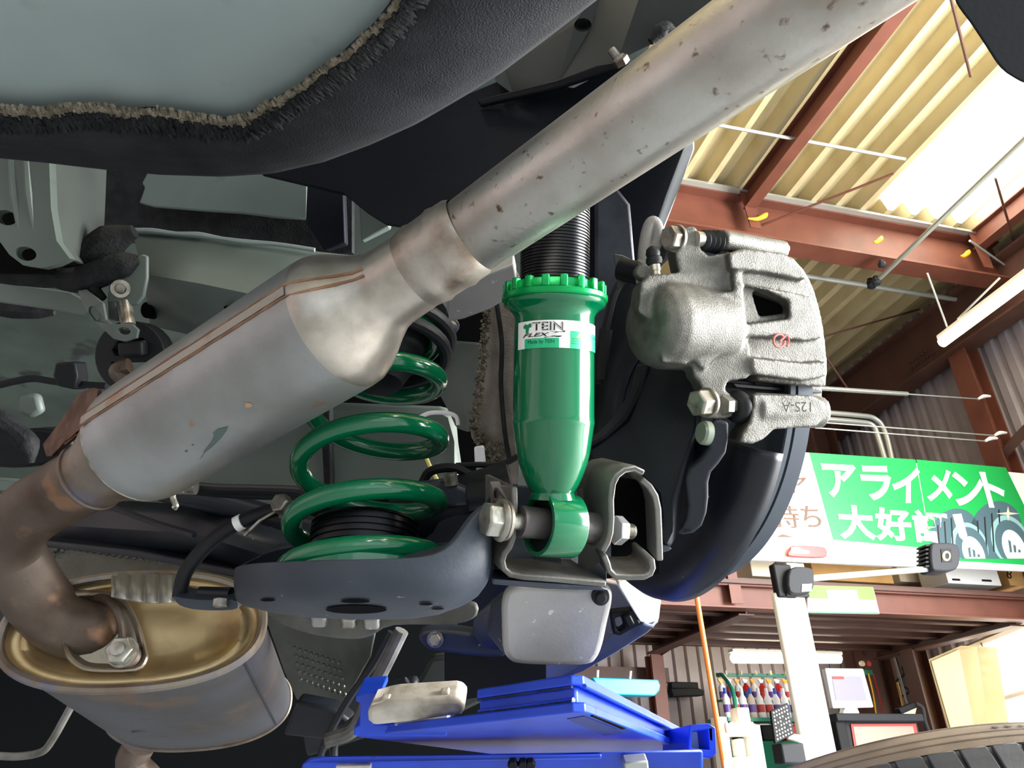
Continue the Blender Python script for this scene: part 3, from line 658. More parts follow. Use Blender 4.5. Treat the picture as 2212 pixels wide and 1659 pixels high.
# locker, window and tools at the right
t = thing('beige_locker', 'tall beige locker beside the dark mezzanine post', 'locker', rp(6.35, 6.6, 0))
lx = rc(onY(2006, 1425, 6.6))[0]
obj('body', MB().slab([onY(a, b, 6.6) for a, b in ((2005, 1424), (2075, 1394), (2110, 1396), (2140, 1600), (2150, 1700), (2095, 1700), (2056, 1600))], RX * .25), 'locker', t, bevel=.01)
obj('door', MB().slab([onY(a, b, 6.58) for a, b in ((2012, 1428), (2072, 1402), (2108, 1590), (2062, 1600))], RY * .012), 'locker', t, bevel=.004)
t = thing('window_1', 'bright daylit window beside the beige locker', 'window', rp(6.9, 5.6, 1.2), kind='structure')
q = [onX(*p, 6.95) for p in ((2085, 1408), (2300, 1320), (2330, 1640), (2110, 1600))]
obj('glass', MB().slab(q, RX * .02), 'window', t)
obj('head_frame', MB().tube([onX(2080, 1402, 6.93), onX(2300, 1312, 6.93)], .03, 4), 'pale_box', t); obj('mullion', MB().tube([onX(2118, 1385, 6.92), onX(2148, 1460, 6.92)], .012, 4), 'galv', t)
obj('sill', MB().tube([onX(2120, 1522, 6.9), onX(2300, 1470, 6.9)], .02, 4), 'pale_box', t)
t = thing('gauge_set', 'pair of small round gauges hung beside the monitor', 'gauge', onY(1868, 1465, 7.6))
for x in (1860, 1874): obj('gauge', MB().lathe(onY(x, 1434, 7.6), -RY, [(0, .03), (.03, .03), (.035, .022)], 14), 'pale_box' if x == 1860 else 'red_ink', t)
bb = MB(); boxY(bb, 1866, 1446, 1886, 1458, 7.6, .05); obj('valve_body', bb, 'rack_green', t, bevel=.008)
for x0, y0, x1, y1, mm, lab in ((1876, 1455, 1893, 1545, 'yellow', 'yellow hose hanging from the gauges'), (1886, 1455, 1907, 1545, 'red', 'red hose hanging beside the yellow one'),):
    obj('gauge_hose', MB().tube([onY(x0, y0, 7.6), onY((x0 + x1) / 2 + 2, (y0 + y1) / 2, 7.6), onY(x1, y1, 7.6)], .008, 6, 4), mm, label=lab, cat='hose')
t = thing('white_cross_frame', 'thin white crossed pipes on the siding right of the monitor', 'pipe', onY(1915, 1500, 8.1))
obj('pipe', MB().tube([onY(1902, 1425, 8.1), onY(1912, 1495, 8.1), onY(1928, 1545, 8.1)], .013, 8, 3), 'post_white', t); obj('pipe', MB().cyl(onY(1878, 1493, 8.12), onY(1945, 1496, 8.12), .011, 8), 'post_white', t)
for i, (x0, y0, x1, y1, mm, lab) in enumerate(((1931, 1420, 1960, 1520, 'galv', 'grey metal rod leaning by the dark post'), (1938, 1475, 1952, 1530, 'cardboard', 'tan wooden handle leaning by the dark post'), (1968, 1470, 1976, 1520, 'pale_box', 'pale wooden handle leaning nearest the dark post'), (1981, 1480, 1985, 1518, 'cardboard', 'short tan stick leaning on the dark post'))):
    obj('leaning_handle', MB().cyl(onY(x1, y1, 7.5), onY(x0, y0, 7.7), .014, 8), mm, label=lab, cat='handle')
m = MB().tube([onY(1950 + 8 * math.sin(k), 1425 + 9 * k, 7.7) + RX * .05 * math.cos(k * 1.7) for k in range(12)], .012, 6, 3); obj('hanging_cable', m, 'near_black', label='tangled dark cable hanging beside the grey rod', cat='cable')
t = thing('push_broom', 'black broom head with pale bristles upside down on the cabinet', 'broom', onY(1965, 1550, 6.5))
obj('head', MB().slab([onY(a, b, 6.5) for a, b in ((1941, 1530), (1975, 1517), (1982, 1526), (1948, 1542))], RY * .06), 'near_black', t, bevel=.005)
obj('bristles', MB().slab([onY(a, b, 6.51) for a, b in ((1950, 1542), (1980, 1529), (1974, 1556), (1956, 1556))], RY * .05), 'locker', t)
obj('handle', MB().tube([onY(1978, 1520, 6.5), onY(1992, 1530, 6.5), onY(1998, 1560, 6.5), onY(2010, 1590, 6.5)], .02, 8, 4), 'dark_grey', t)
# --- tyre lying at the lower right
t = thing('tyre', 'large dusty tyre with blocky tread at the lower right corner', 'tyre', P(1990, 1700, 1.0))
ax = nrm(RZ - .075 * R + .40 * F); cen = P(1987, 1836, 1.06)
A_, B_, _ = frame(ax); RT = .332
prof = [(.058, .262), (.064, .272), (.0655, .279), (.060, .288), (.044, .314), (.033, .326), (.024, .330), (-.13, .330), (-.145, .32), (-.165, .28), (-.165, .26)]
obj('carcass', MB().lathe(cen, ax, prof, 128, False, False), 'tyre', t)
obj('sidewall', MB().lathe(cen, ax, [(.0645, .270), (.0668, .2785), (.062, .2885), (.0455, .315), (.0345, .3275), (.027, .3305)], 128, False, False), 'tyre_side', t)
for h, r in ((.0635, .286), (.047, .3135), (.037, .3258)): obj('sidewall_rib', MB().torus(cen + ax * h, ax, r, .0012, 160, 6), 'tyre_side', t)
bm0 = None
NB = 60
for k in range(NB):
    th_ = 2 * math.pi * k / NB
    if bm0 is None:
        pts = []
        for (tt, ph) in ((.025, .06), (.025, .90), (.012, .97), (-.03, 1.12), (-.08, 1.5), (-.08, .62), (-.03, .24), (.012, .10)):
            an = th_ + ph * 2 * math.pi / NB; pts.append(cen + ax * tt + RT * (math.cos(an) * A_ + math.sin(an) * B_))
        rad = nrm(sum(pts) / 8 - cen + ax * .0275); bm0 = obj('tread_block', MB().slab(pts, rad * .0065), 'tyre', t, bevel=.0012, seg=1)
    else:
        o = bm0.copy(); COL.objects.link(o); o.parent = t
        rot = Matrix.Rotation(th_, 4, Vector(ax.tolist())); c = Vector((cen - LOC[t.name]).tolist())
        o.matrix_local = Matrix.Translation(c) @ rot @ Matrix.Translation(-c)
# worn raised lettering marks on the sidewall
mk_ = MB()
for k in range(46):
    a0 = 2 * math.pi * k / 120; hh, rr = .0545, .2995
    def sw(an, u): return cen + ax * (.0625 - .0165 * u) + (.2885 + .0265 * u + .0012) * (math.cos(an) * A_ + math.sin(an) * B_)
    w = random.uniform(.010, .026); u0 = random.uniform(.35, .5)
    mk_.slab([sw(a0 + q, u) for q, u in ((0, u0), (w, u0), (w, u0 + .22), (0, u0 + .25))], nrm(sw(a0, .5) - cen) * .0006)
    mk_.slab([sw(a0 + math.pi + q, u) for q, u in ((0, u0), (w, u0), (w, u0 + .22), (0, u0 + .25))], nrm(sw(a0 + math.pi, .5) - cen) * .0006)
obj('sidewall_marking', mk_, 'tyre', t, kind='stuff')
# ================================================================== THE CAR BODY SEEN FROM BELOW
car = thing('car_body', 'underside of a white car raised on the blue lift, grey green primer and black undercoat', 'car', P(600, 700, 1.3))
def cpart(name, pts, d, vec, m, par=None, holes=(), label=None, bevel=.002, hd=None, **k):
    p3 = pts3(pts, d); h3 = [pts3(h, hd if hd else d) for h in holes]
    return obj(name, MB().slab(p3, vec, h3), m, par or car, label=label, bevel=bevel, **k)
FZ = 1.88
# floor pan and the dark far end of the underside
fp = [onZ(x, y, FZ) for x, y in ((-260, -150), (1500, -150), (1395, 120), (1340, 420), (1290, 760), (1270, 1000), (1150, 1250), (900, 1330), (-700, 1330))]
obj('floor_panel', MB().slab(fp, RZ * .02), 'floor_pan', car)
cpart('front_undershield', [(-900, 1150, 3.0), (300, 1180, 3.0), (940, 1230, 2.9), (1000, 1400, 2.7), (1100, 1490, 2.6), (1250, 1580, 2.5), (1250, 1700, 2.4), (800, 1720, 2.5), (-900, 1760, 2.5)], 2.8, F * .05, 'far_dark', bevel=0)  # closing sheet, coloured near-black for the unlit far end
# --- spare wheel well
def resample(pts, n):
    q = np.array(pts, float); L = np.r_[0, np.cumsum(np.hypot(*np.diff(q, axis=0).T))]
    t = np.linspace(0, L[-1], n); return np.c_[np.interp(t, L, q[:, 0]), np.interp(t, L, q[:, 1])]
inner = [(-260, 226), (-120, 228), (0, 230), (90, 236), (150, 226), (210, 226), (280, 238), (330, 232), (400, 245), (480, 255), (530, 252), (570, 225), (640, 192), (690, 150), (740, 118), (780, 80), (815, 50), (850, 5), (880, -50), (930, -140)]
outer = [(-260, 325), (-120, 334), (0, 342), (100, 352), (230, 367), (350, 378), (480, 382), (590, 375), (700, 350), (800, 313), (900, 268), (1000, 210), (1080, 160), (1180, 85), (1290, 0), (1360, -55), (1450, -140)]
NI = 90; qi, qo = resample(inner, NI), resample(outer, NI)
rows = []
for t, z in ((-.03, 1.412), (0, 1.404), (.06, 1.398), (.25, 1.396), (.5, 1.399), (.72, 1.405), (.88, 1.416), (.97, 1.43), (1.0, 1.45)):
    rows.append([onZ(*(qi[i] * (1 - t) + qo[i] * t), z) for i in range(NI)])
rows.append([p + RZ * .05 for p in rows[-1]]); rows.append([p + RZ * .14 for p in rows[-1]])
well = obj('spare_wheel_well', MB().rings(rows, False, False, closed=False), 'undercoat', car, label='bulging spare wheel well coated in textured black undercoat', angle=80)
pan = [onZ(*p, 1.409) for p in list(qi)] + [onZ(1000, -260, 1.409), onZ(-400, -260, 1.409), onZ(-400, 200, 1.409)]
obj('well_floor', MB().slab(pan, RZ * .004), 'well', car, label='pale grey green bare floor of the spare wheel well')
random.seed(3)
tan, drk = MB(), MB()
def tuft(mb, c, dr, L, w):
    a, b, dr = frame(dr)
    mb.rings([[c + w * (math.cos(2 * math.pi * j / 5) * a + math.sin(2 * math.pi * j / 5) * b) for j in range(5)],
              [c + dr * L * .6 + w * 1.1 * (math.cos(2 * math.pi * j / 5) * a + math.sin(2 * math.pi * j / 5) * b) for j in range(5)],
              [c + dr * L + w * .4 * (math.cos(2 * math.pi * j / 5) * a + math.sin(2 * math.pi * j / 5) * b) for j in range(5)]])
QI = resample(inner, 900)
for i in range(900):
    t_ = QI[min(i + 1, 899)] - QI[max(i - 1, 0)]; n_ = np.array([-t_[1], t_[0]]) / (np.hypot(*t_) + 1e-9)
    amp = 17 if QI[i][0] < 600 else 13
    for mb, lo, hi, z, L in ((tan, -.3, .9, 1.3965, .0075), (drk, .9, 2.2, 1.3950, .010)):
        p = QI[i] + n_ * amp * (lo + random.random() * (hi - lo)) + (np.random.RandomState(i).rand(2) - .5) * 3
        q = p + n_ * 10 + np.array([random.uniform(2, 9), random.uniform(0, 6)])
        a = onZ(*p, z); dr = onZ(*q, z + .0003) - a
        tuft(mb, a, dr, L * random.uniform(.6, 1.3), random.uniform(.0009, .0019))
obj('sealant_fringe', tan, 'sealant', car, kind='stuff', label='frayed tan sealant edge around the well floor')
obj('sealant_fringe', drk, 'sealant_dark', car, kind='stuff', label='ragged black sealer strands below the tan edge')
# --- upper middle: rail and liner in the dark
cpart('rear_rail', [(1070, 175, .92), (1090, 150, .92), (1300, -30, .86), (1420, -120, .8), (1700, -160, .78), (1600, -20, .79), (1440, 80, .82), (1335, 130, .84), (1200, 190, .88), (1110, 205, .92)], .9, F * .03 + RZ * .05, 'rail_dark', holes=[[(x, y, .867) for x, y in ell(1259, 55, 19, 16)]], bevel=0)  # widened in a dark colour over floor that lies in shade
cpart('arch_liner', [(560, 372, 1.0), (720, 340, 1.0), (900, 250, .98), (1090, 170, .95), (1240, 190, .90), (1335, 140, .86), (1420, 130, .84), (1420, 300, .84), (1100, 520, .88), (830, 480, .95), (790, 455, .97), (740, 415, 1.0)], .9, F * .02, 'liner', bevel=0)
cpart('rail_lip', [(1030, 215, .93), (1200, 172, .875), (1290, 140, .85), (1350, 128, .83), (1352, 140, .83), (1295, 160, .85), (1205, 190, .875), (1040, 228, .93)], .9, F * .01, 'black_plastic')
s = thing('body_bolt', 'brown stud with a nut beside the exhaust pipe under the rail', 'bolt', P(1330, 130, .82))
obj('stud', MB().lathe(P(1342, 135, .83), P(1318, 105, .83) - P(1342, 135, .83), [(0, .008), (.006, .008), (.006, .005), (.018, .005), (.019, .003)], 10), 'bolt_grey', s)
obj('nut', hexhead(MB(), P(1338, 124, .825), P(1346, 140, .83) - P(1338, 124, .825), .009, .008), 'pipe_dark', s)
obj('sealer_blob', MB().tube(pts3([(1405, 90), (1425, 70), (1440, 62), (1455, 68)], .80), [.004, .009, .008, .004], 10, 4), 'sealant_dark', car)
# --- left: bracket with holes
cpart('frame_bracket', [(-60, 300), (100, 310), (106, 348), (110, 450), (122, 520), (150, 558), (120, 572), (90, 579), (50, 573), (20, 550), (0, 522), (-60, 515)], .80, F * .012, 'body_primer', label='grey green bracket face with two round holes',
      holes=[ell(12, 470, 25, 16, 20, .25), ell(55, 548, 24, 15, 20, .2)], bevel=.003)
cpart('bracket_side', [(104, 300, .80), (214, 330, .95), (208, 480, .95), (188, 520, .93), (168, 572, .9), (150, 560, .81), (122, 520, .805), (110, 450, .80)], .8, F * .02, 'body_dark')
for x in (40, 72): obj('bracket_rib', MB().tube(pts3([(x - 14, 340), (x - 8, 420), (x + 2, 500)], .802), [.004, .005, .002], 8, 4), 'body_primer', car)
cpart('cavity_shade', [(-60, 440), (100, 440), (110, 590), (-60, 590)], .86, F * .01, 'hole', bevel=0)  # black sheet painted as the shade behind the bracket holes
# --- dark channel and panels behind it
cpart('inner_channel', [(190, 340), (760, 345), (760, 545), (600, 560), (270, 520), (190, 560)], 1.16, F * .02, 'sealant_dark', bevel=0)
cpart('floor_patch', [(318, 372), (664, 374), (663, 474), (600, 470), (520, 460), (440, 455), (380, 450), (330, 446), (300, 438), (307, 420), (312, 405), (306, 395)], 1.12, F * .01, 'body_primer')
cpart('channel_end', [(664, 376), (742, 410), (746, 525), (700, 540), (660, 480)], 1.08, F * .02, 'liner')
cpart('blue_plate', [(775, 440), (812, 432), (842, 470), (840, 490), (780, 520)], 1.05, F * .02, 'body_primer')
obj('seam_bead', MB().tube(pts3([(283, 497), (330, 499), (380, 505), (430, 508), (480, 516), (530, 523), (600, 528), (680, 540)], .99), [.003, .004, .003, .0045, .003, .004, .003, .003], 8, 4), 'well', car)
xb = [[(285, 496, 1.0), (430, 506, 1.0), (560, 526, 1.0), (700, 545, 1.0), (930, 570, 1.0)], [(300, 560, .955), (430, 580, .955), (560, 600, .955), (700, 625, .955), (930, 660, .955)],
      [(312, 592, .93), (430, 612, .93), (540, 635, .93), (700, 665, .93), (930, 710, .93)], [(318, 650, .96), (430, 690, .96), (560, 715, .96), (700, 735, .96), (930, 780, .96)], [(324, 704, 1.0), (440, 730, 1.0), (560, 755, 1.0), (700, 775, 1.0), (930, 815, 1.0)]]
m = MB().rings([pts3(r, 1) for r in xb], False, False, closed=False)
o = obj('cross_member', m, 'body_primer', car, label='grey green boxed cross member behind the exhaust', angle=25)
k = o.modifiers.new('thick', 'SOLIDIFY'); k.thickness = .006
cpart('cross_member_hole', [(x, y, .985) for x, y in ell(332, 673, 12, 17, 16)], .95, -F * .02, 'hole', bevel=0)
cpart('cross_member_hole', ell(490, 664, 7, 4, 12), .935, F * .01, 'hole', bevel=0)
# smeared black sealer
for j, (pp, rr, dd) in enumerate((([(-20, 592), (60, 598), (130, 590), (190, 560), (240, 520), (290, 500)], [.010, .012, .018, .022, .02, .008], .90), ([(120, 600), (170, 605), (220, 590), (270, 570), (298, 560)], [.012, .016, .016, .016, .006], .88),
                         ([(-20, 665), (30, 672), (80, 675), (118, 676)], [.010, .012, .010, .004], 1.15), ([(-10, 905), (30, 930), (60, 960), (66, 1000)], [.02, .016, .02, .006], 1.3), ([(190, 590), (205, 625), (225, 645)], [.008, .007, .004], .88))):
    obj('sealer_smear', MB().tube(pts3(pp, dd), rr, 10, 4), 'sealant_dark', car)
cpart('side_strip', [(-40, 603), (150, 630), (186, 650), (192, 668), (176, 682), (120, 670), (-40, 648)], .93, F * .008, 'body_primer')
# hanger bracket
cpart('hanger_plate', [(238, 585), (268, 575), (306, 548), (318, 552), (318, 600), (310, 640), (296, 658), (262, 660), (230, 656)], .88, F * .006, 'body_primer', label='grey plate with a rounded corner and tube nut')
m = MB().lathe(P(262, 622, .88), P(250, 632, .82) - P(262, 622, .88), [(0, .0105), (.012, .0105), (.012, .0065), (.002, .006)], 16, True, True); obj('tube_nut', m, 'bolt_grey', car)
cpart('hanger_strap', [(168, 628, .87), (186, 625, .87), (222, 655, .86), (228, 690, .855), (240, 700, .85), (285, 700, .85), (298, 712, .85), (294, 730, .85), (270, 738, .85), (245, 732, .85), (205, 694, .86), (180, 660, .87)], .86, F * .005, 'body_primer',
      holes=[[(x, y, .865) for x, y in ell(203, 677, 10, 17, 14, -.5)], [(x, y, .85) for x, y in ell(268, 715, 14, 8, 14, .1)]], hd=.86, bevel=.001)
obj('spacer_tube', MB().cyl(P(270, 655, .885), P(278, 705, .87), .008, 12), 'bolt_grey', car)
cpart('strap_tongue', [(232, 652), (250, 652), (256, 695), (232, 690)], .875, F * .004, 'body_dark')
rh = thing('rubber_hanger', 'black rubber exhaust hanger loop behind the resonator', 'hanger', P(278, 830, .9))
o_, h1, h2 = ell(280, 770, 76, 78, 28, -.2), [(252, 738), (308, 730), (318, 742), (316, 766), (248, 768), (242, 756)], [(240, 782), (322, 780), (316, 806), (290, 826), (262, 826), (244, 806)]
obj('loop', MB().slab(pts3(o_, .91), F * .03, [pts3(h1, .91), pts3(h2, .91)]), 'black_rubber', rh, bevel=.004)
obj('core_block', MB().slab(pts3([(252, 740), (306, 736), (306, 768), (254, 770)], .895), F * .05), 'black_rubber', rh, bevel=.003)
obj('hanger_hook', MB().tube(pts3([(300, 850), (262, 815), (252, 802), (262, 795), (280, 790)], .88), .009, 10, 4), 'pipe_dark', rh)
# brake line and clip
bl = thing('brake_line', 'thin black brake pipe held by a square clip on the floor pan', 'pipe', P(130, 840, 1.0))
obj('pipe', MB().tube(pts3([(-20, 836), (40, 822), (75, 818), (115, 824), (170, 830), (230, 834)], 1.0), .0048, 8, 4), 'black_plastic', bl)
obj('clip', MB().slab(pts3([(118, 784), (160, 780), (166, 812), (160, 842), (122, 834), (113, 812)], .985), F * .03), 'black_plastic', bl, bevel=.003)
# floor features at the left
cpart('floor_rib', [(-20, 1035), (100, 1044), (140, 1058), (120, 1072), (-20, 1058)], 1.45, F * .03, 'body_primer')
cpart('floor_rib', [(40, 848), (80, 850), (90, 890), (60, 905), (36, 890)], 1.42, F * .02, 'body_primer', bevel=.008)
obj('black_cover', MB().slab(smooth2(pts3([(-30, 920), (20, 930), (90, 925), (150, 945), (140, 990), (60, 1010), (-30, 1000)], 1.35), 3), F * .05), 'black_plastic', car, bevel=.006)
cpart('chassis_rail', [(-20, 1068), (90, 1075), (90, 1130), (-20, 1130)], 1.3, F * .05, 'black_paint', bevel=.006)
# behind the spring: inner rail, wheelhouse, sealed seams
cpart('inner_rail', [(690, 870, 1.05), (960, 880, 1.05), (980, 900, 1.05), (985, 960, 1.02), (1000, 1060, 1.0), (700, 1075, 1.0), (400, 1060, 1.02), (430, 1000, 1.03), (560, 940, 1.05)], 1.0, F * .05, 'body_primer', bevel=.01, label='grey green rail behind the green spring')
cpart('rail_joint', [(690, 860), (712, 865), (716, 1060), (700, 1064)], .99, F * .02, 'sealant_dark')
cpart('spring_gap_shade', [(640, 740), (1110, 560), (1120, 1130), (640, 1130)], 1.22, F * .02, 'hole', bevel=0)  # black sheet standing for the shade behind the spring
cpart('wheelhouse_plate', [(905, 780, .98), (975, 735, .97), (1040, 740, .95), (1060, 800, .92), (1030, 900, .93), (1015, 935, .94), (985, 925, .97), (965, 880, 1.0), (940, 830, 1.0)], .95, F * .015, 'body_primer', bevel=.004)
cpart('wheelhouse_edge', [(1060, 640, .88), (1112, 575, .86), (1124, 600, .86), (1120, 1050, .86), (1085, 1040, .87), (1050, 995, .88), (1018, 945, .88), (1014, 915, .88), (1030, 860, .89), (1042, 800, .89), (1048, 720, .89)], .88, F * .02,
      mat('dusty_underseal', '#8b8279', .85, 0, '#6f675f', 30, .4, .65, .6, 500), label='dusty brown grey undersealed wheelhouse edge', bevel=.004)
cpart('gap_shade_plate', [(980, 1200, 1.25), (1110, 1220, 1.25), (1180, 1262, 1.25), (1120, 1420, 1.3), (990, 1400, 1.3)], 1.25, F * .02, 'black_plastic', bevel=0)  # dark plate added to fill the gap beside the pan with shade
cpart('sill_cover', [(960, 1400, 1.4), (1190, 1390, 1.4), (1262, 1446, 1.35), (1180, 1482, 1.35), (960, 1520, 1.4)], 1.4, F * .02, 'black_plastic')
tf = MB(); random.seed(11)
for i in range(420):
    a = random.random(); x = np.interp(a, [0, .35, .6, 1], [1052, 1040, 1022, 1052]); y = np.interp(a, [0, .35, .6, 1], [650, 800, 920, 1000])
    c = P(x + random.uniform(-7, 10), y, .875 + random.uniform(-.004, .004)); tuft(tf, c, V(random.uniform(-1, 1), -.6, random.uniform(-1, .4)), random.uniform(.002, .006), random.uniform(.0008, .002))
for i in range(120):
    c = P(random.uniform(1045, 1105), random.uniform(960, 1040), .868); tuft(tf, c, V(random.uniform(-1, 1), -.6, random.uniform(-1, 1)), random.uniform(.003, .007), random.uniform(.001, .0022))
obj('crumbled_sealant', tf, 'sealant', car, kind='stuff')
obj('sealer_seam', MB().tube(pts3([(1072, 650, .86), (1084, 740, .862), (1082, 830, .864), (1090, 930, .86), (1100, 990, .86)], .86), .0028, 8, 4), 'sealant_dark', car)
cpart('spring_mount_plate', [(905, 660, .84), (960, 640, .82), (1010, 612, .80), (1110, 570, .78), (1116, 600, .79), (1105, 640, .80), (1060, 668, .81), (1000, 690, .82), (950, 698, .84)], .8, F * .015 + RZ * .02, 'guard', label='dirty pale grey mounting plate behind the pipe joint')
mb_ = thing('mount_bolt', 'rounded grey bolt head below the pale mounting plate', 'bolt', P(966, 740, .84))
obj('head', MB().lathe(P(966, 700, .85), P(964, 745, .83) - P(966, 700, .85), [(0, .012), (.008, .012), (.009, .007), (.016, .0065), (.019, .004)], 12), 'bolt_grey', mb_)
obj('washer', MB().lathe(P(966, 702, .85), P(964, 745, .83) - P(966, 700, .85), [(0, .014), (.002, .014)], 16), 'bolt_grey', mb_)
# cables and wires near the shock absorber
for pp, d, r, mm, nm, lab in (([(918, 983), (930, 1010), (946, 1040)], .95, .0025, 'yellow_wire', 'wire', 'pale yellow wire behind the green spring'),
                       ([(905, 902), (930, 892), (965, 892), (985, 900), (990, 918)], .95, .0028, 'sign_white', 'wire', 'white cable loop between spring and shock absorber'),
                       ([(912, 1045), (925, 1022), (950, 1012), (985, 1012), (1020, 1030), (1060, 1055), (1075, 1070)], .72, .0045, 'black_rubber', 'sensor_hose', 'black rubber hose curving left of the shock absorber foot'),
                       ([(985, 1006), (1030, 1004), (1070, 1004), (1100, 996), (1124, 982)], .74, .0032, 'black_rubber', 'sensor_cable', 'thin dark cable passing behind the shock absorber'),
                       ([(1030, 1018), (1060, 1014), (1085, 1020), (1080, 1030), (1040, 1034)], .75, .0026, 'galv', 'wire_clip', 'bent pale wire clip below the thin dark cable')):
    obj(nm, MB().tube(pts3(pp, d), r, 8, 5), mm, label=lab, cat='wire' if 'wire' in nm else 'hose')
cpart('white_tab', [(1024, 965), (1046, 962), (1050, 1010), (1026, 1012)], .86, F * .004, 'white_body')
# arch beyond the shock absorber, with the white body edge
cpart('arch_panel', [(1270, 280, 1.0), (1510, 240, .95), (1484, 338, .96), (1422, 470, 1.0), (1405, 560, 1.02), (1395, 800, 1.05), (1310, 1020, 1.08), (1268, 1020, 1.08)], 1.0, F * .02, 'liner', bevel=0)
cpart('arch_pressing', [(1285, 420, .98), (1330, 400, .97), (1362, 440, .97), (1372, 560, .99), (1352, 700, 1.0), (1318, 780, 1.02), (1286, 760, 1.02)], .98, F * .01, mat('dusty_dark_arch', '#4a4e57', .6, 0, '#343840', 25, .4, .65, .2, 300), bevel=.012)
cpart('arch_pressing', [(1330, 760, 1.0), (1392, 640, .98), (1400, 700, .98), (1385, 800, 1.0), (1345, 850, 1.02)], 1.0, F * .01, 'black_paint', bevel=.012)
cpart('body_edge', [(1478, 320, .94), (1500, 300, .94), (1500, 322, .94), (1462, 420, .95), (1434, 496, .97), (1422, 500, .97), (1418, 486, .97), (1440, 420, .96)], .95, F * .01, 'white_body', label='white painted body edge of the wheel arch')
cpart('wiring_cover', [(1302, 760), (1312, 690), (1330, 630), (1338, 634), (1322, 700), (1314, 760)], .80, F * .01, 'black_plastic')
hs = thing('sensor_wire', 'black sleeved cable running down behind the lock ring', 'cable', P(1300, 800, .72))
obj('cable', MB().tube(pts3([(1345, 600), (1325, 640), (1315, 680), (1306, 720), (1298, 780), (1294, 830)], .72), [.0035, .004, .004, .0045, .0045, .004], 8, 5), 'black_rubber', hs)
obj('sleeve', MB().tube(pts3([(1309, 712), (1300, 775), (1296, 820)], .715), .0065, 10, 4), 'black_rubber', hs)
# dark bumper corner at the upper right
cpart('bumper_corner', smooth2([(2010, -180), (2052, -40), (2062, 8), (2095, 55), (2130, 108), (2155, 145), (2182, 168), (2230, 188), (2330, 190), (2400, -180)], 4), .62, F * .05 + R * .06 + U * .05, 'black_plastic', label='dark bumper corner at the upper right', bevel=.012)
# white sill corner and black bracket behind the guard
cpart('bumper_side', [(1333, 1262, .92), (1386, 1240, .96), (1400, 1266, .98), (1424, 1284, 1.0), (1429, 1300, 1.0), (1424, 1340, 1.0), (1412, 1352, .99), (1384, 1346, .96)], .95, F * .04, 'white_body', label='white painted body corner behind the grey guard', bevel=.004)
cpart('bumper_lip', [(1384, 1346, .97), (1412, 1353, .94), (1424, 1342, .94), (1400, 1366, .97), (1330, 1412, 1.02), (1260, 1450, 1.08), (1180, 1480, 1.1), (1180, 1420, 1.1), (1300, 1385, 1.05)], 1.0, F * .01, mat('blue_grey_trim', '#8492b4', .4), bevel=.002)
cpart('bumper_inner', [(1240, 1240, 1.0), (1335, 1262, 1.0), (1385, 1348, 1.0), (1330, 1400, 1.04), (1250, 1420, 1.06)], 1.0, F * .02, 'guard')
bb = thing('bumper_bracket', 'small black plastic bracket inside the white body corner', 'bracket', P(1340, 1380, .96))
obj('frame', MB().slab(pts3([(1318, 1325), (1372, 1318), (1384, 1348), (1340, 1374), (1325, 1370)], .96), F * .02, [pts3([(1328, 1336), (1342, 1332), (1350, 1356), (1340, 1364), (1332, 1360)], .96)]), 'black_plastic', bb, bevel=.002)
obj('clip', MB().slab(pts3([(1346, 1332), (1362, 1328), (1372, 1350), (1356, 1358)], .95), F * .015), 'black_plastic', bb, bevel=.002)
# --- lower middle and left: shields, links, bars
cpart('tunnel_shield', [(560, 1300, 1.35), (640, 1330, 1.3), (812, 1362, 1.25), (800, 1420, 1.25), (760, 1490, 1.3), (728, 1560, 1.35), (640, 1512, 1.4), (612, 1450, 1.4), (590, 1380, 1.4)], 1.3, F * .01, 'heat_shield', label='grey heat shield plate with rows of dimples', bevel=.004)
dm = MB()
for i in range(9):
    for j in range(5): dm.lathe(P(636 + 12 * i + 3 * j, 1400 + 17 * j + 4 * i, 1.29), -F, [(0, .004), (.0015, .003), (.002, .001)], 8)
obj('dimple', dm, 'heat_shield', car, kind='stuff')
hsd = thing('heat_shield', 'embossed grey heat shield sheet above the muffler', 'shield', P(250, 1230, 1.3))
obj('sheet', MB().slab(pts3([(80, 1150, 1.3), (130, 1140, 1.3), (240, 1170, 1.28), (380, 1195, 1.25), (500, 1220, 1.22), (520, 1250, 1.2), (300, 1260, 1.2), (130, 1250, 1.25)], 1.3), F * .004), 'heat_shield', hsd)
dm = MB()
for i in range(27):
    for j in range(9):
        dd = 1.286 - .0024 * i; x, y = 118 + 14.5 * i, 1150 + 12 * j + 2.6 * i
        if y > 1250 or x > 500: continue
        dm.lathe(P(x + (5 if j % 2 else 0), y, dd - .012), -F, [(-.008, .0058), (0, .0056), (.004, .0042), (.0065, .0012)], 8)
obj('embossed_bump', dm, 'heat_shield', hsd, kind='stuff')
tb = thing('torsion_beam', 'glossy black axle beam crossing behind the spring arm', 'beam', P(350, 1150, 1.0), kind='thing')
bm_ = MB().rings([pts3([(60, 1070 + a, 1.12 - b), (420, 1090 + a * 1.05, 1.0 - b), (640, 1155 + a * 1.1, .92 - b)], 1) for a, b in ((0, 0), (28, .02), (60, .035), (92, .02), (110, 0))], False, False, closed=False)
o = obj('beam', bm_, 'black_paint', tb, angle=40); k = o.modifiers.new('thick', 'SOLIDIFY'); k.thickness = .006
obj('upper_tube', MB().tube(pts3([(330, 1052), (470, 1085), (620, 1128), (700, 1150)], .98), .016, 14, 4), 'black_paint', tb)
obj('lower_flange', MB().slab(pts3([(70, 1165, 1.05), (300, 1190, 1.0), (560, 1240, .93), (640, 1262, .9), (640, 1275, .9), (540, 1256, .93), (300, 1206, 1.0), (70, 1178, 1.05)], 1), F * .03), 'black_paint', tb, bevel=.003)
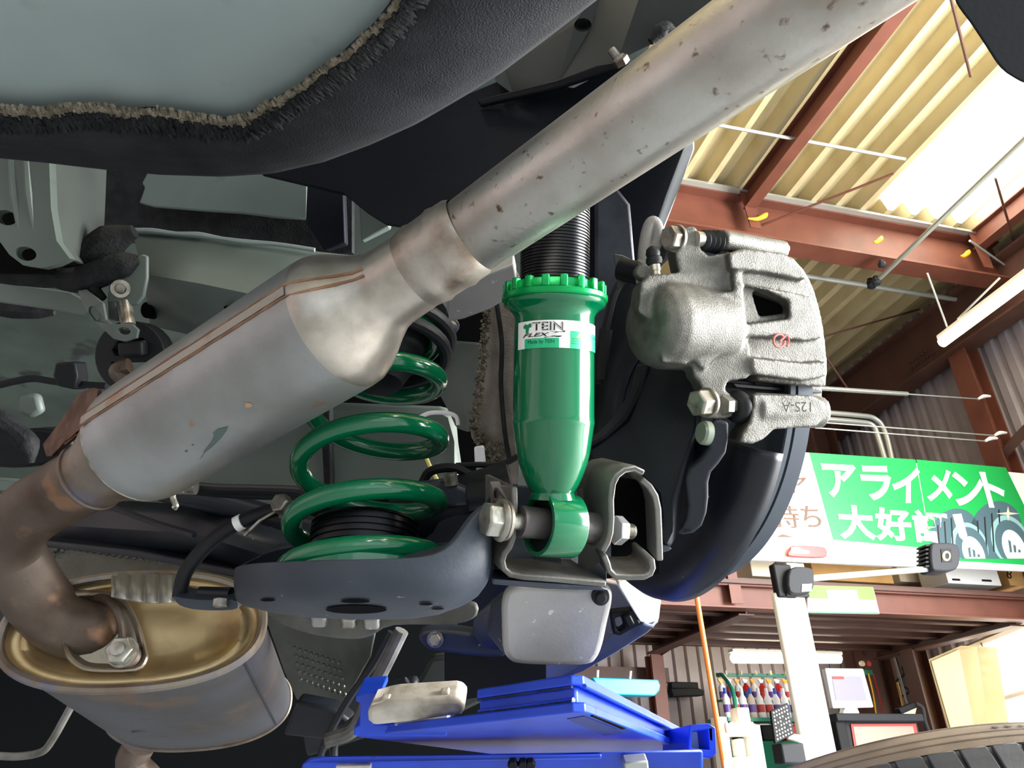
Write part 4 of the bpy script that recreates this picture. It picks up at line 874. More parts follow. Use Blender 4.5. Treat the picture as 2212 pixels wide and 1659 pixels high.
obj('flange_edge', MB().tube(pts3([(215, 1085, .99), (330, 1128, .96), (420, 1155, .93)], .95), .004, 8, 3), 'black_paint', tb)
pl = thing('parking_cable', 'black cable with a grey metal end fitting beside the resonator', 'cable', P(500, 1060, .9))
obj('cable', MB().tube(pts3([(400, 1050), (470, 1056), (560, 1058), (650, 1062), (700, 1078)], .9), .0062, 10, 4), 'black_rubber', pl)
obj('cable', MB().tube(pts3([(420, 1062), (520, 1070), (640, 1074), (690, 1082)], .905), .0045, 10, 4), 'black_rubber', pl)
obj('end_fitting', MB().cyl(P(386, 1052, .88), P(424, 1053, .88), .0085, 14), 'zinc', pl)
obj('hook', MB().tube(pts3([(372, 1048), (374, 1075), (380, 1092), (376, 1098)], .87), .0035, 8, 4), 'zinc', pl)
# links and bars under the arm
lk = thing('lower_link', 'dark suspension link with a bolt below the spring arm', 'link', P(1000, 1400, .95))
obj('link_arm', MB().slab(smooth2(pts3([(905, 1370), (960, 1362), (1040, 1372), (1090, 1380), (1095, 1415), (1050, 1420), (960, 1410), (920, 1400)], .95), 3), F * .03), 'arm_paint', lk, bevel=.004)
obj('bolt', hexhead(MB(), P(938, 1382, .94), P(950, 1380, .97) - P(938, 1382, .94), .008, .012), 'bolt_grey', lk)
obj('washer', MB().lathe(P(940, 1382, .945), F, [(0, .0105), (.002, .0105)], 18), 'bolt_grey', lk)
obj('bush_housing', MB().lathe(P(1062, 1360, .93), F + R * .3, [(0, .02), (.004, .026), (.05, .026)], 24), 'arm_paint', lk)
lp = thing('arm_support', 'dusty grey plate with blocks fixed under the spring arm', 'bracket', P(700, 1370, .85))
obj('plate', MB().slab(smooth2(pts3([(560, 1318), (700, 1330), (860, 1338), (1010, 1300), (1030, 1330), (980, 1350), (850, 1352), (800, 1375), (760, 1382), (690, 1375), (620, 1355)], .82), 3), F * .01), mat('dusty_grey_plate', '#6f6f6a', .6, .1, '#55554f', 20, .4, .65, .15, 250), lp, bevel=.003)
for x, y in ((685, 1345), (800, 1350), (750, 1348)): obj('block', MB().slab(pts3([(x - 15, y - 14), (x + 16, y - 14), (x + 18, y + 12), (x - 13, y + 12)], .81), F * .02), 'guard' if x != 750 else 'zinc', lp, bevel=.003)
for pp, d, r, lab in (([(868, 1362), (840, 1420), (800, 1500), (785, 1540), (760, 1580), (705, 1600)], 1.15, .011, 'grey metal tube bending down behind the blue lift roller'), ([(845, 1365), (810, 1430), (760, 1500), (730, 1550), (700, 1610), (690, 1640)], 1.2, .006, 'thin dark tube running down beside the heat shield plate'),
                 ([(880, 1470), (760, 1560), (725, 1600), (720, 1640)], 1.22, .007, 'dark bar sloping behind the roller toward the lower rail')):
    obj('metal_tube', MB().tube(pts3(pp, d), r, 10, 5), 'bracket' if r > .01 else 'black_paint', label=lab, cat='tube')
cpart('rear_panel', [(930, 1420, 1.6), (1010, 1410, 1.6), (1085, 1440, 1.6), (1080, 1500, 1.6), (960, 1560, 1.6), (850, 1560, 1.6)], 1.6, F * .03, 'rail_dark', bevel=.01)
cpart('cross_tube_cover', [(640, 1520, 1.5), (760, 1500, 1.5), (900, 1470, 1.5), (905, 1560, 1.5), (660, 1640, 1.5)], 1.5, F * .04, 'black_paint', bevel=.01)
cpart('far_bracket', [(640, 1515, 1.25), (720, 1530, 1.25), (760, 1560, 1.25), (700, 1600, 1.25), (610, 1590, 1.25)], 1.25, F * .04, 'black_paint', bevel=.006)
obj('front_pipe_bend', MB().tube(pts3([(300, 1610), (285, 1650), (320, 1690)], 1.15), .024, 14, 4), 'pipe_dark', label='brown exhaust pipe bend disappearing below the muffler', cat='pipe')
sb = thing('stabiliser_bar', 'thin dark bar bent along the shadowed corner left of the muffler', 'bar', P(80, 1640, 1.4))
obj('bar', MB().tube(pts3([(-20, 1632), (40, 1634), (90, 1624), (112, 1600), (135, 1560), (165, 1505)], 1.4), .007, 10, 5), 'bracket', sb); obj('eye', MB().torus(P(160, 1512, 1.4), F, .009, .004, 14, 8), 'bracket', sb)
cpart('side_skirt', [(-60, 1270, 1.6), (20, 1280, 1.6), (40, 1330, 1.6), (30, 1400, 1.6), (-60, 1420, 1.6)], 1.6, F * .03, 'rail_dark', bevel=.01)
# ================================================================== EXHAUST
ex = thing('exhaust_pipe', 'long silver exhaust pipe with a seamed resonator and rusty elbow', 'exhaust', P(700, 700, .53))
J, T = P(1030, 500, .494), P(1611, 96, .363)
RP_ = .0262
obj('front_pipe', MB().tube([J + (T - J) * s for s in (-.05, .2, .5, .8, 1.1, 1.4, 1.75)], RP_, 64), 'pipe', ex)
B0, B1 = P(733, 695, .532), P(296, 964, .618)
bdir = nrm(B1 - B0)
K0 = P(985, 527, .499)                                  # start of the sleeve
ndir = nrm(B0 - K0)
prof = [(-.010, .0268), (-.004, .0290), (.0, .0298), (.004, .0290), (.010, .0275), (.022, .0278), (.03, .0295), (.0345, .0305), (.039, .0293)]
LN = np.linalg.norm(B0 - K0)
obj('weld_collar', MB().lathe(K0, ndir, [(-.012, .0263), (-.008, .0283), (0, .0286), (.004, .0296), (.008, .0286), (.02, .0284), (.024, .0294), (.028, .0284), (.034, .0275)], 64, False, False), mat('collar_steel', '#aaa298', .38, .8, '#7f6b5a', 26, .5, .68, .1, 260), ex)
pr = [(.026, .0272), (.034, .0275), (LN * .55, .0283), (LN * .62, .0300), (LN * .72, .0360), (LN * .82, .0430), (LN * .90, .0478), (LN * .97, .0502), (LN * 1.02, .0506)]
LB_ = np.linalg.norm(B1 - B0)
# spun cone and body share one axis line to within a degree, so they are lofted from the same rings
rings_ = []
a0, b0, _ = frame(bdir)
def ringat(c, ax, r, n=72):
    ax = nrm(ax); a = nrm(a0 - ax * np.dot(a0, ax)); b = np.cross(ax, a)
    return [c + r * (math.cos(2 * math.pi * j / n) * a + math.sin(2 * math.pi * j / n) * b) for j in range(n)]
cone = [ringat(K0 + ndir * t, ndir * (1 - t / LN) + bdir * (t / LN), r) for t, r in pr[:-2]] + [ringat(B0 - bdir * .004, bdir, .0503), ringat(B0, bdir, .0507)]
obj('spun_cone', MB().rings(cone, False, False), mat('brushed_spun_cone', '#b9b2a8', .33, .85, '#a39b90', 60, .4, .7, .03, 500, col3='#a7764f', scale3=30, lo3=.72, hi3=.78), ex)
LE = LB_ - .001
body = [ringat(B0 + bdir * t, bdir, r) for t, r in ((0, .0507), (.004, .0510), (LE * .5, .0510), (LE - .02, .0510), (LE - .008, .0502), (LE, .0480))]
shell_ = obj('resonator_shell', MB().rings(body, False, False), 'resonator', ex)
E1 = B0 + bdir * LE
C1 = P(196, 1030, .632)
edir = nrm(C1 - E1); LC = np.linalg.norm(C1 - E1)
endc = [ringat(E1 + bdir * t, bdir, r) for t, r in ((-.001, .0480), (.004, .0445))] + [ringat(E1 + edir * (LC * t), edir, r) for t, r in ((.30, .0405), (.55, .0345), (.78, .0305), (1.0, .0290))]
obj('end_cone', MB().rings(endc, False, False), 'pipe_heat', ex)
obj('weld_bead', MB().torus(E1 + edir * LC * .98, edir, .0288, .0025, 48, 8), 'pipe_heat', ex)
obj('weld_bead', MB().torus(E1 - bdir * .001, bdir, .0478, .0012, 64, 6), 'bolt_grey', ex)
ep = [C1, P(130, 1067, .645), P(70, 1104, .66), P(22, 1150, .675), (P(22, 1196, .69)), P(52, 1248, .70), P(92, 1306, .71), P(140, 1346, .715), P(200, 1362, .72), P(236, 1350, .735)]
obj('elbow_pipe', MB().tube(ep, [.0288, .0283, .028, .0285, .0288, .0285, .0285, .029, .029, .029], 40, 6), 'elbow', ex)
# lock seam on the shell: two rusty ribs and the flat strip between them
Fb = -(P(514, 830, .575) - CAM); Fb = nrm(Fb - bdir * np.dot(Fb, bdir)); Sb = np.cross(bdir, Fb)
if Sb @ U < 0: Sb = -Sb
def seam_pts(off):
    out = []
    for i in range(31):
        t = i / 30; fi = math.radians(off - 5 * (1 - t))
        out.append(B0 + bdir * (LE - .004) * t + (.0512) * (math.cos(fi) * Fb + math.sin(fi) * Sb))
    return out
def cone_pts(off):
    out = []
    for i, (t, r) in enumerate(pr[2:-1]):
        ax = ndir * (1 - t / LN) + bdir * (t / LN); fb = nrm(Fb - nrm(ax) * np.dot(Fb, nrm(ax))); sb = np.cross(nrm(ax), fb); sb = sb if sb @ U > 0 else -sb
        fi = math.radians(off - 5 - 6 * (1 - i / 6)); out.append(K0 + ndir * t + (r + .0002) * (math.cos(fi) * fb + math.sin(fi) * sb))
    return out
for off in (55, 44):
    obj('seam_rib', MB().tube(cone_pts(off)[:-1] + seam_pts(off), [.0007 + .0005 * random.random() for _ in range(len(seam_pts(off)) + 6)], 8), 'seam', shell_, label='rusty lock seam rib along the resonator')
s1, s2 = seam_pts(53.5), seam_pts(45.5)
st_ = MB().rings([[p + (p - (B0 + bdir * np.dot(p - B0, bdir))) * .010 for p in s1], [p + (p - (B0 + bdir * np.dot(p - B0, bdir))) * .010 for p in s2]], False, False, closed=False)
obj('seam_strip', st_, mat('rust_tinged_strip', '#a39d93', .5, .5, '#9a7658', 30, .56, .7, .2, 300), ex)
# paint rub mark on the shell
def bodyfn(u, v, o=.0003):
    fi = math.radians(-10 - 50 * v); return B0 + bdir * (LE * u) + (.051 + o) * (math.cos(fi) * Fb + math.sin(fi) * Sb)
mk = [(.60, .40), (.57, .46), (.585, .52), (.62, .60), (.66, .66), (.70, .70), (.735, .78), (.715, .74), (.69, .64), (.65, .56), (.625, .47), (.62, .42)]
obj('rub_mark', MB().add([bodyfn(.52 + (u - .65) * 1.25, .42 + (v - .6) * .9) for u, v in mk], [tuple(range(len(mk)))]), mat('dark_green_scuff', '#4c5c58', .5), shell_)
for u, v, w in ((.30, .16, .014), (.62, .30, .006), (.58, .26, .004)):
    q = [(u + w * math.cos(a) * random.uniform(.7, 1.1), v + w * 4 * math.sin(a) * random.uniform(.7, 1.1)) for a in np.linspace(0, 2 * math.pi, 12, endpoint=False)]
    obj('rust_spot' if w > .01 else 'rub_mark', MB().add([bodyfn(*z) for z in q], [tuple(range(12))]), mat('tan_rust_spot', '#a98a66', .7) if w > .01 else 'tyre_print', shell_)
# rusty hanger bracket welded beside the rear cone
hb = [(198, 838, .62), (212, 842, .60), (205, 880, .60), (196, 915, .60), (168, 930, .61), (140, 955, .62), (110, 986, .63), (100, 986, .64), (92, 960, .65), (130, 910, .64), (170, 850, .63)]
obj('hanger_bracket', MB().slab(pts3(hb, .62), F * .006, [pts3([(172, 936, .61), (165, 940, .615), (140, 962, .62), (136, 958, .62), (150, 940, .62)], .62)]), 'rust', ex, bevel=.001, label='rusty brown hanger bracket')

# ================================================================== MUFFLER
mu = thing('muffler', 'oval grey muffler with an end plate coloured as if lit gold', 'muffler', P(420, 1640, .9))
c0, c1 = P(290, 1356, .71), P(436, 1528, 1.0)
A = nrm(c1 - c0)
av = P(555, 1328, .71) - c0; av = nrm(av - A * np.dot(av, A)); bv = np.cross(A, av)
bv = bv if bv @ U > 0 else -bv
def oval(c, ra, rb, n=80, p=2.35):
    out = []
    for j in range(n):
        t = 2 * math.pi * j / n; x, y = math.cos(t), math.sin(t)
        out.append(c + av * ra * math.copysign(abs(x) ** (2 / p), x) + bv * rb * math.copysign(abs(y) ** (2 / p), y))
    return out
ra, rb = .1165, .054
LM = np.linalg.norm(c1 - c0)
obj('shell', MB().rings([oval(c0 + A * t, ra * k, rb * k) for t, k in ((.004, .99), (.012, .985), (LM * .3, .985), (LM * .6, .985), (LM * .92, .985), (LM * .97, .985), (LM, .97), (LM + .01, .8))], False, True), 'muffler', mu)
rim = []
for i in range(9):
    a = 2 * math.pi * i / 8; rim.append(oval(c0 + A * (.006 + .006 * math.sin(a)), ra * .995 + .0045 * math.cos(a), rb * .995 + .0045 * math.cos(a)))
obj('folded_rim', MB().rings(rim, False, False), 'pipe_heat', mu, label='brown folded rim around the end plate')
rim = []
for i in range(7):
    a = 2 * math.pi * i / 6; rim.append(oval(c0 + A * (LM * .955 + .003 * math.sin(a)), ra * .985 + .003 * math.cos(a), rb * .985 + .003 * math.cos(a)))
obj('rear_rim', MB().rings(rim, False, False), 'pipe_heat', mu)
cap = [oval(c0 + A * t, ra * k, rb * k2) for t, k, k2 in ((.002, .975, .97), (.010, .95, .93), (.0125, .93, .90), (.0125, .87, .82), (.010, .84, .77), (.012, .80, .70), (.018, .72, .58), (.020, .5, .4), (.020, .2, .15))]
obj('end_plate', MB().rings(cap, False, True), 'muffler_cap', mu, angle=60)
obj('body_seam', MB().tube([c0 + A * LM * t + av * ra * .83 * .985 - bv * rb * .44 + (av * .55 - bv * .83) * rb * .16 for t in (.04, .3, .6, .93)], .0012, 8), 'black_paint', mu)
for u, v in ((.42, -.1), (.55, .02), (.7, -.12), (.62, -.3)):
    c = c0 + A * LM * u + av * ra * v - bv * rb * .985
    obj('dent', MB().lathe(c + bv * .004, -bv, [(0, .012), (.0035, .010), (.0042, .004)], 16), 'muffler', mu)
# flange on the end plate
fc = P(245, 1362, .705)
def fl_(x, y, d):
    r_ = (x - 1106) / FPX * R - (y - 829.5) / FPX * U + F
    return CAM + r_ * float(((c0 + A * (.012 - d) - CAM) @ A) / (r_ @ A))
fo = [(150, 1284), (205, 1279), (250, 1286), (278, 1308), (300, 1350), (314, 1400), (316, 1424), (292, 1446), (200, 1448), (165, 1436), (142, 1410), (132, 1370), (130, 1320)]
def fring(k, d): return [fl_(235 + (x - 235) * k, 1370 + (y - 1370) * k, d) for x, y in smooth2(fo, 3)]
obj('flange', MB().rings([fring(1.0, -.008), fring(1.04, .0), fring(1.05, .006), fring(1.03, .016), fring(.98, .0175), fring(.92, .0165), fring(.86, .009), fring(.80, .006), fring(.55, .006), fring(.3, .006)], True, True), mat('pale_flange_steel', '#a09684', .38, .75, '#6c5f4e', 30, .5, .7, .1, 200), mu, angle=40, label='raised lip flange around the inlet pipe')
obj('inlet_collar', MB().torus(P(222, 1358, .715), nrm(ep[-1] - ep[-2]), .0295, .004, 40, 10), 'pipe_dark', mu)
fb = thing('flange_bolt', 'spring loaded flange bolt with a pale hexagon head and pink paint mark', 'bolt', P(265, 1410, .68))
bd = nrm(P(292, 1428, .705) - P(255, 1402, .672))
obj('head', hexhead(MB(), P(255, 1402, .672), bd, .0125, .010), 'zinc', fb, bevel=.0008)
obj('washer_collar', MB().lathe(P(255, 1402, .672) + bd * .010, bd, [(0, .0135), (.003, .0135), (.005, .0115)], 24), 'zinc', fb)
obj('spring_sleeve', MB().lathe(P(255, 1402, .672) + bd * .014, bd, [(0, .0105)] + [(k * .003 + q, .0112 if q else .0102) for k in range(8) for q in (0, .0015)] + [(.026, .0105)], 24), 'pipe_dark', fb)
obj('paint_mark', MB().lathe(P(255, 1402, .672) + bd * .0135, bd, [(0, .0137), (.004, .0120)], 24, False, False), mat('pink_paint_mark', '#c07a86', .5), fb)
obj('stem', MB().lathe(P(255, 1402, .672) - bd * .0035, bd, [(0, .003), (.0005, .006), (.004, .0065)], 18), 'zinc', fb)
# corrugated clamp above
cb = thing('corrugated_clamp', 'grey corrugated strap between the muffler and the black hose bracket', 'strap', P(320, 1300, .75))
m = []
for i in range(25):
    t = i / 24; y0, y1 = 1238 + 8 * t, 1290 + 14 * math.sin(t * 2.2); w = .0045 * math.sin(t * 4.5 * 2 * math.pi)
    m.append([P(240 + 145 * t, y0, .74 + w), P(240 + 145 * t, (y0 + y1) / 2, .718 + w), P(240 + 145 * t, y1, .70 + w)])
o = obj('strap', MB().rings(m, False, False, closed=False), mat('pale_strap_steel', '#a19d94', .45, .5), cb, angle=80); k = o.modifiers.new('thick', 'SOLIDIFY'); k.thickness = .002

# ================================================================== SPRING ARM
SPH = .592                                             # horizontal distance of the spring axis
def axpt(y):                                           # height of a ring whose centre shows at y on the spring axis
    q = (y - 829.5) / FPX; return CAM[2] + SPH * (.4848 - .8746 * q) / (.8746 + .4848 * q)
sc_ = P(783, 1225, .60); hv = sc_ - CAM; hv[2] = 0; hv = hv / np.linalg.norm(hv) * SPH
SC = CAM + hv; SC[2] = 0
back_ = nrm(V(hv[0], hv[1], 0)); right_ = np.cross(back_, RZ)
sp_ = thing('coil_spring', 'glossy green coil spring seated in the black suspension arm', 'spring', SC + RZ * axpt(1240))
TZ = [(-.62, axpt(1249)), (-.3, axpt(1246)), (0, axpt(1232)), (.5, axpt(1172)), (1, axpt(1117)), (1.5, axpt(1055)), (2, axpt(983)), (2.5, axpt(918)), (3, axpt(856)), (3.5, axpt(800)), (4, axpt(750)), (4.4, axpt(735))]
RS = .0575
pts = []
for i in range(0, 5 * 48 + 2):
    t = -.62 + i / 48
    if t > 4.4: break
    an = 2 * math.pi * t; z = np.interp(t, [q[0] for q in TZ], [q[1] for q in TZ])
    r = RS * (1 - .06 * max(0, t - 2.4))
    pts.append(SC + right_ * r * math.sin(an) - back_ * r * math.cos(an) + RZ * z)
zz = np.array([p[2] for p in pts]); zz = np.convolve(np.pad(zz, 8, 'edge'), np.ones(17) / 17, 'valid')
for p, z in zip(pts, zz): p[2] = z
obj('coil', MB().tube(pts, .0081, 20), 'green_spring', sp_)
ss = thing('spring_seat', 'black grooved height adjuster inside the foot of the green spring', 'seat', SC + RZ * axpt(1250))
zb0, zt0 = axpt(1262), axpt(1142)
gp = [(0, .040)]
n = 9
for k in range(n):
    t = (zt0 - zb0) * (k / n); h = (zt0 - zb0) / n; gp += [(t, .0425), (t + h * .6, .0425), (t + h * .65, .0408), (t + h * .95, .0408)]
gp += [(zt0 - zb0, .0425), (zt0 - zb0 + .003, .040), (zt0 - zb0 + .003, .03)]
obj('adjuster', MB().lathe(SC + RZ * zb0, RZ, gp, 64), 'black_thread', ss, angle=20)
obj('seat_ring', MB().lathe(SC + RZ * (axpt(1262)), RZ, [(0, .05), (.0, .062), (.006, .063), (.008, .061), (.008, .043)], 64), 'green', ss, label='green anodised seat ring')
us = thing('upper_spring_mount', 'black rubber upper mount seen inside the top of the green spring', 'mount', SC + RZ * axpt(800))
obj('bump_stop', MB().lathe(SC + RZ * axpt(846), RZ, [(0, .012), (.004, .022), (.018, .03), (.03, .036), (.05, .044), (.07, .05), (.075, .062), (.10, .062)], 32), 'black_rubber', us)
obj('mount_ring', MB().torus(SC + RZ * (axpt(770)), RZ, .060, .006, 40, 10), 'black_rubber', us)
obj('mount_ring', MB().torus(SC + RZ * (axpt(740)), RZ, .064, .006, 40, 10), 'black_rubber', us)

arm = thing('suspension_arm', 'worn black pressed steel arm with a spring pan and shock absorber bracket', 'arm', P(780, 1335, .60))
rim_ = [(498, 1232, .62), (512, 1220, .58), (560, 1215, .545), (640, 1211, .525), (780, 1208, .512), (900, 1206, .512), (950, 1196, .514), (985, 1168, .52), (1010, 1132, .525), (1036, 1100, .53), (1062, 1086, .54),
        (1068, 1090, .62), (1020, 1108, .68), (900, 1140, .70), (760, 1160, .71), (640, 1176, .70), (560, 1196, .67)]
mid_ = [(496, 1262, .622), (506, 1266, .58), (560, 1270, .542), (640, 1272, .518), (780, 1272, .505), (900, 1270, .505), (960, 1262, .51), (1000, 1244, .516), (1032, 1216, .524), (1050, 1190, .53), (1066, 1170, .54),
        (1068, 1160, .62), (1020, 1180, .68), (900, 1200, .70), (760, 1215, .71), (640, 1225, .70), (560, 1235, .67)]
cre_ = [(500, 1286, .625), (512, 1294, .588), (566, 1302, .552), (640, 1306, .53), (780, 1308, .52), (900, 1306, .52), (968, 1300, .522), (1012, 1286, .528), (1046, 1266, .535), (1058, 1246, .54), (1066, 1222, .55),
        (1066, 1216, .62), (1020, 1230, .67), (900, 1250, .70), (760, 1262, .71), (640, 1265, .70), (560, 1268, .67)]
bot_ = [(508, 1292, .63), (524, 1302, .62), (580, 1318, .61), (650, 1330, .605), (780, 1337, .602), (900, 1335, .602), (962, 1322, .602), (1008, 1304, .60), (1038, 1284, .60), (1050, 1262, .60), (1056, 1240, .60),
        (1050, 1238, .63), (1010, 1252, .67), (900, 1275, .695), (760, 1285, .70), (640, 1288, .69), (560, 1284, .66)]
rim2_ = [(x, y + 5, d) for x, y, d in rim_]
inn_ = [(x * .96 + 30, y, d + .004) for x, y, d in rim_]
bot_ = [(x, y + (24 if i < 11 else 10), d - (.012 if i < 11 else 0)) for i, (x, y, d) in enumerate(bot_)]
cre_ = [(x, y + 3, d) for x, y, d in cre_]
m = MB().rings([pts3(r, 1) for r in (inn_, rim_, rim2_, mid_, cre_, bot_)], False, True)
pan_ = obj('spring_pan', m, 'arm_paint', arm, sub=2)
obj('pan_floor', MB().slab(pts3([(530, 1240, .60), (600, 1226, .55), (780, 1222, .53), (920, 1220, .53), (1040, 1160, .56), (1050, 1170, .63), (900, 1180, .68), (640, 1205, .68)], 1), -RZ * .003), 'arm_paint', arm)
bpy.context.view_layer.update()
ev_ = pan_.evaluated_get(bpy.context.evaluated_depsgraph_get()); po_ = LOC[pan_.name]
for x, y, w, h in ((770, 1314, 66, 9), (768, 1296, 32, 4), (920, 1302, 15, 3), (945, 1312, 14, 2.5), (580, 1294, 16, 3)):
    q = []
    for a, b in ell(x, y, w, h, 24):
        r_ = (a - 1106) / FPX * R - (b - 829.5) / FPX * U + F
        hit, lo, no, _ = ev_.ray_cast(Vector((CAM - po_).tolist()), Vector(r_.tolist()))
        if hit: q.append(np.array(lo[:]) + po_ + np.array(no[:]) * .0010)
    if len(q) > 20: obj('drain_hole', MB().add(q, [tuple(range(len(q)))]), 'hole', pan_)  # flat black patches on the pan, the holes' shade given as colour
# arm wall rising behind the bracket
obj('box_wall', MB().slab(pts3([(1040, 1100, .58), (1066, 1060, .57), (1110, 1050, .60), (1300, 1060, .64), (1300, 1240, .64), (1066, 1240, .58)], .6), F * .008), 'arm_paint', arm, bevel=.002)
obj('rear_tube', MB().tube(pts3([(1110, 1062), (1010, 1090), (930, 1112), (860, 1130)], .72), .03, 20, 4), 'black_paint', arm)
obj('rear_clamp', MB().slab(pts3([(880, 1050), (960, 1040), (1006, 1056), (1016, 1072), (1012, 1092), (900, 1100)], .68), F * .03), 'arm_paint', arm, bevel=.003)
obj('rear_stud', MB().cyl(P(976, 1048, .68), P(972, 1022, .68), .0065, 10), 'bolt_grey', arm)
obj('rear_bush', MB().cyl(P(1012, 1078, .69), P(1090, 1066, .69), .014, 18), 'black_rubber', arm)
# --- the bracket that carries the foot of the shock absorber
br = obj('shock_bracket', MB().slab(band([(1112, 1052, .535), (1113, 1090, .535), (1112, 1130, .535), (1110, 1160, .535), (1102, 1182, .536), (1091, 1196, .536), (1086, 1212, .536), (1090, 1230, .537), (1104, 1242, .538), (1130, 1247, .54), (1200, 1252, .545), (1262, 1258, .55), (1310, 1262, .553)], 13, .54), F * .075 - R * .022), 'bracket', arm, bevel=.0012, label='bent steel channel bracket with worn pale edges')
obj('bracket_tab', MB().slab(pts3([(1058, 1040, .552), (1080, 1040, .552), (1082, 1048, .552), (1108, 1052, .538), (1108, 1100, .54), (1060, 1100, .56)], .55), F * .005, [pts3(ell(1072, 1066, 6, 13, 14), .552)]), 'bracket', arm, bevel=.001)
right = [(a, b, c - .014) for a, b, c in [(1392, 1022, .578), (1372, 1012, .574), (1350, 1016, .57), (1334, 1028, .566), (1325, 1046, .564), (1321, 1080, .564), (1322, 1120, .564), (1320, 1150, .563), (1314, 1172, .562), (1303, 1192, .561)]]
obj('inner_ear', MB().slab(band(right, 13, .565), F * .06 - R * .018), 'bracket', arm, bevel=.0012)
obj('ear_backplate', MB().slab(pts3([(1250, 1060, .60), (1300, 1030, .59), (1330, 1030, .58), (1318, 1160, .58), (1296, 1215, .58), (1250, 1240, .60)], .59), F * .006), 'bracket', arm)
low = [(1305, 1200, .556), (1312, 1216, .557), (1317, 1234, .558), (1330, 1246, .559), (1360, 1248, .561), (1392, 1247, .563), (1406, 1240, .564), (1411, 1228, .565), (1408, 1207, .565)]
obj('lower_channel', MB().slab(band(low, 13, .56), F * .06 - R * .004), 'bracket', arm, bevel=.0012)
outr = [(1386, 1036, .60), (1404, 1052, .60), (1416, 1072, .60), (1422, 1100, .60), (1424, 1150, .60), (1426, 1212, .60)]
obj('outer_wall', MB().slab(band(outr, 14, .60), F * .08 + R * .0), 'bracket', arm, bevel=.0012)
obj('cavity_shade', MB().slab(pts3([(1322, 1030), (1400, 1040), (1424, 1090), (1424, 1240), (1310, 1250), (1310, 1180)], .645), F * .004), 'hole', arm)  # black sheet painted as the shade inside the bracket
obj('base_plate', MB().slab(pts3([(1062, 1250, .55), (1120, 1256, .545), (1300, 1268, .553), (1315, 1275, .556), (1180, 1272, .58), (1062, 1262, .57)], .55), F * .03), 'arm_paint', arm, bevel=.002)
obj('channel_floor', MB().slab(pts3([(1096, 1244, .545), (1310, 1262, .556), (1310, 1225, .64), (1070, 1215, .62)], .55), RZ * .003), 'arm_paint', arm)
obj('channel_back', MB().slab(pts3([(1060, 1080, .615), (1320, 1060, .635), (1320, 1235, .635), (1070, 1225, .615)], .6), F * .004), 'arm_paint', arm)
obj('bracket_pad', MB().slab(pts3([(1156, 1205, .60), (1212, 1205, .60), (1212, 1240, .60), (1156, 1238, .60)], .6), F * .004), 'arm_paint', arm)
# hose bracket at the left of the pan
obj('hose_bracket', MB().slab(smooth2(pts3([(374, 1288, .62), (392, 1292, .62), (440, 1296, .615), (500, 1296, .61), (520, 1306, .61), (500, 1318, .61), (430, 1318, .615), (388, 1308, .62)], .62), 3), F * .03), 'arm_paint', arm, bevel=.002)
obj('bracket_rod', MB().cyl(P(432, 1282, .635), P(500, 1284, .63), .006, 12), 'black_paint', arm)
obj('bracket_bolt', hexhead(MB(), P(476, 1311, .608), V(0, 0, 1), .0062, .006), 'bolt_grey', arm)
bh = thing('brake_hose', 'thick black hose with a white band bending round the end of the arm', 'hose', P(400, 1290, .63))
obj('hose', MB().tube(pts3([(612, 1096), (570, 1108), (520, 1128), (470, 1158), (425, 1202), (398, 1242), (388, 1288)], .635), .0062, 14, 5), 'black_rubber', bh)
obj('white_band', MB().cyl(P(510, 1133, .634), P(524, 1126, .634), .0068, 16), 'sign_white', bh)
obj('hose_strap', MB().slab(band([(610, 1096, .625), (560, 1125, .625), (526, 1158, .625)], 7, .62), F * .008), 'bolt_grey', bh, bevel=.0006)
obj('strap_bolt', hexhead(MB(), P(600, 1084, .615), F + R * .4 + U * -.6, .0085, .010), 'bolt_grey', bh, bevel=.0005)
obj('strap_foot', MB().slab(pts3([(606, 1096), (630, 1084), (638, 1096), (612, 1124), (600, 1118)], .625), F * .012), 'bracket', bh, bevel=.001)

# ================================================================== SHOCK ABSORBER
sh = thing('shock_absorber', 'glossy green height adjustable shock absorber with a black threaded upper tube', 'shock absorber', P(1197, 1200, .55))
SA, SB = P(1194, 1068, .5515), P(1200, 430, .572)
sax = nrm(SB - SA); SL = np.linalg.norm(SB - SA)
def st(y): return (1068 - y) / (1068 - 430) * SL
def sr(px): return px * PX(.556)
obj('case', MB().lathe(SA, sax, [(st(1066), sr(44)), (st(1058), sr(50)), (st(1048), sr(56)), (st(1030), sr(64)), (st(1005), sr(73.5)), (st(980), sr(79.5)), (st(945), sr(84.5)), (st(928), sr(87)), (st(922), sr(88)), (st(917), sr(89)), (st(912), sr(88.4)), (st(905), sr(88)), (st(700), sr(87.5)), (st(692), sr(88)), (st(685), sr(91)), (st(678), sr(97)), (st(672), sr(106)), (st(668), sr(111)), (st(663), sr(112.5)), (st(659), sr(111)), (st(658), sr(80))], 96), 'green', sh)
gp = []
y = 664
while y > 380:
    gp += [(st(y), sr(76.5)), (st(y - 2.4), sr(76.5)), (st(y - 3.6), sr(73.6)), (st(y - 5.6), sr(73.6))]; y -= 6.8
obj('threaded_tube', MB().lathe(SA, sax, gp, 72), 'black_thread', sh, angle=15)
lring_ = obj('lock_ring', MB().lathe(SA, sax, [(st(660), sr(77)), (st(660), sr(113)), (st(657), sr(116)), (st(648), sr(116)), (st(645), sr(112)), (st(644), sr(105)), (st(640), sr(103)), (st(626), sr(102)), (st(624), sr(99)), (st(624), sr(77))], 96, False, False), 'green_ring', sh)
a_, b_, _ = frame(sax)
lug = None
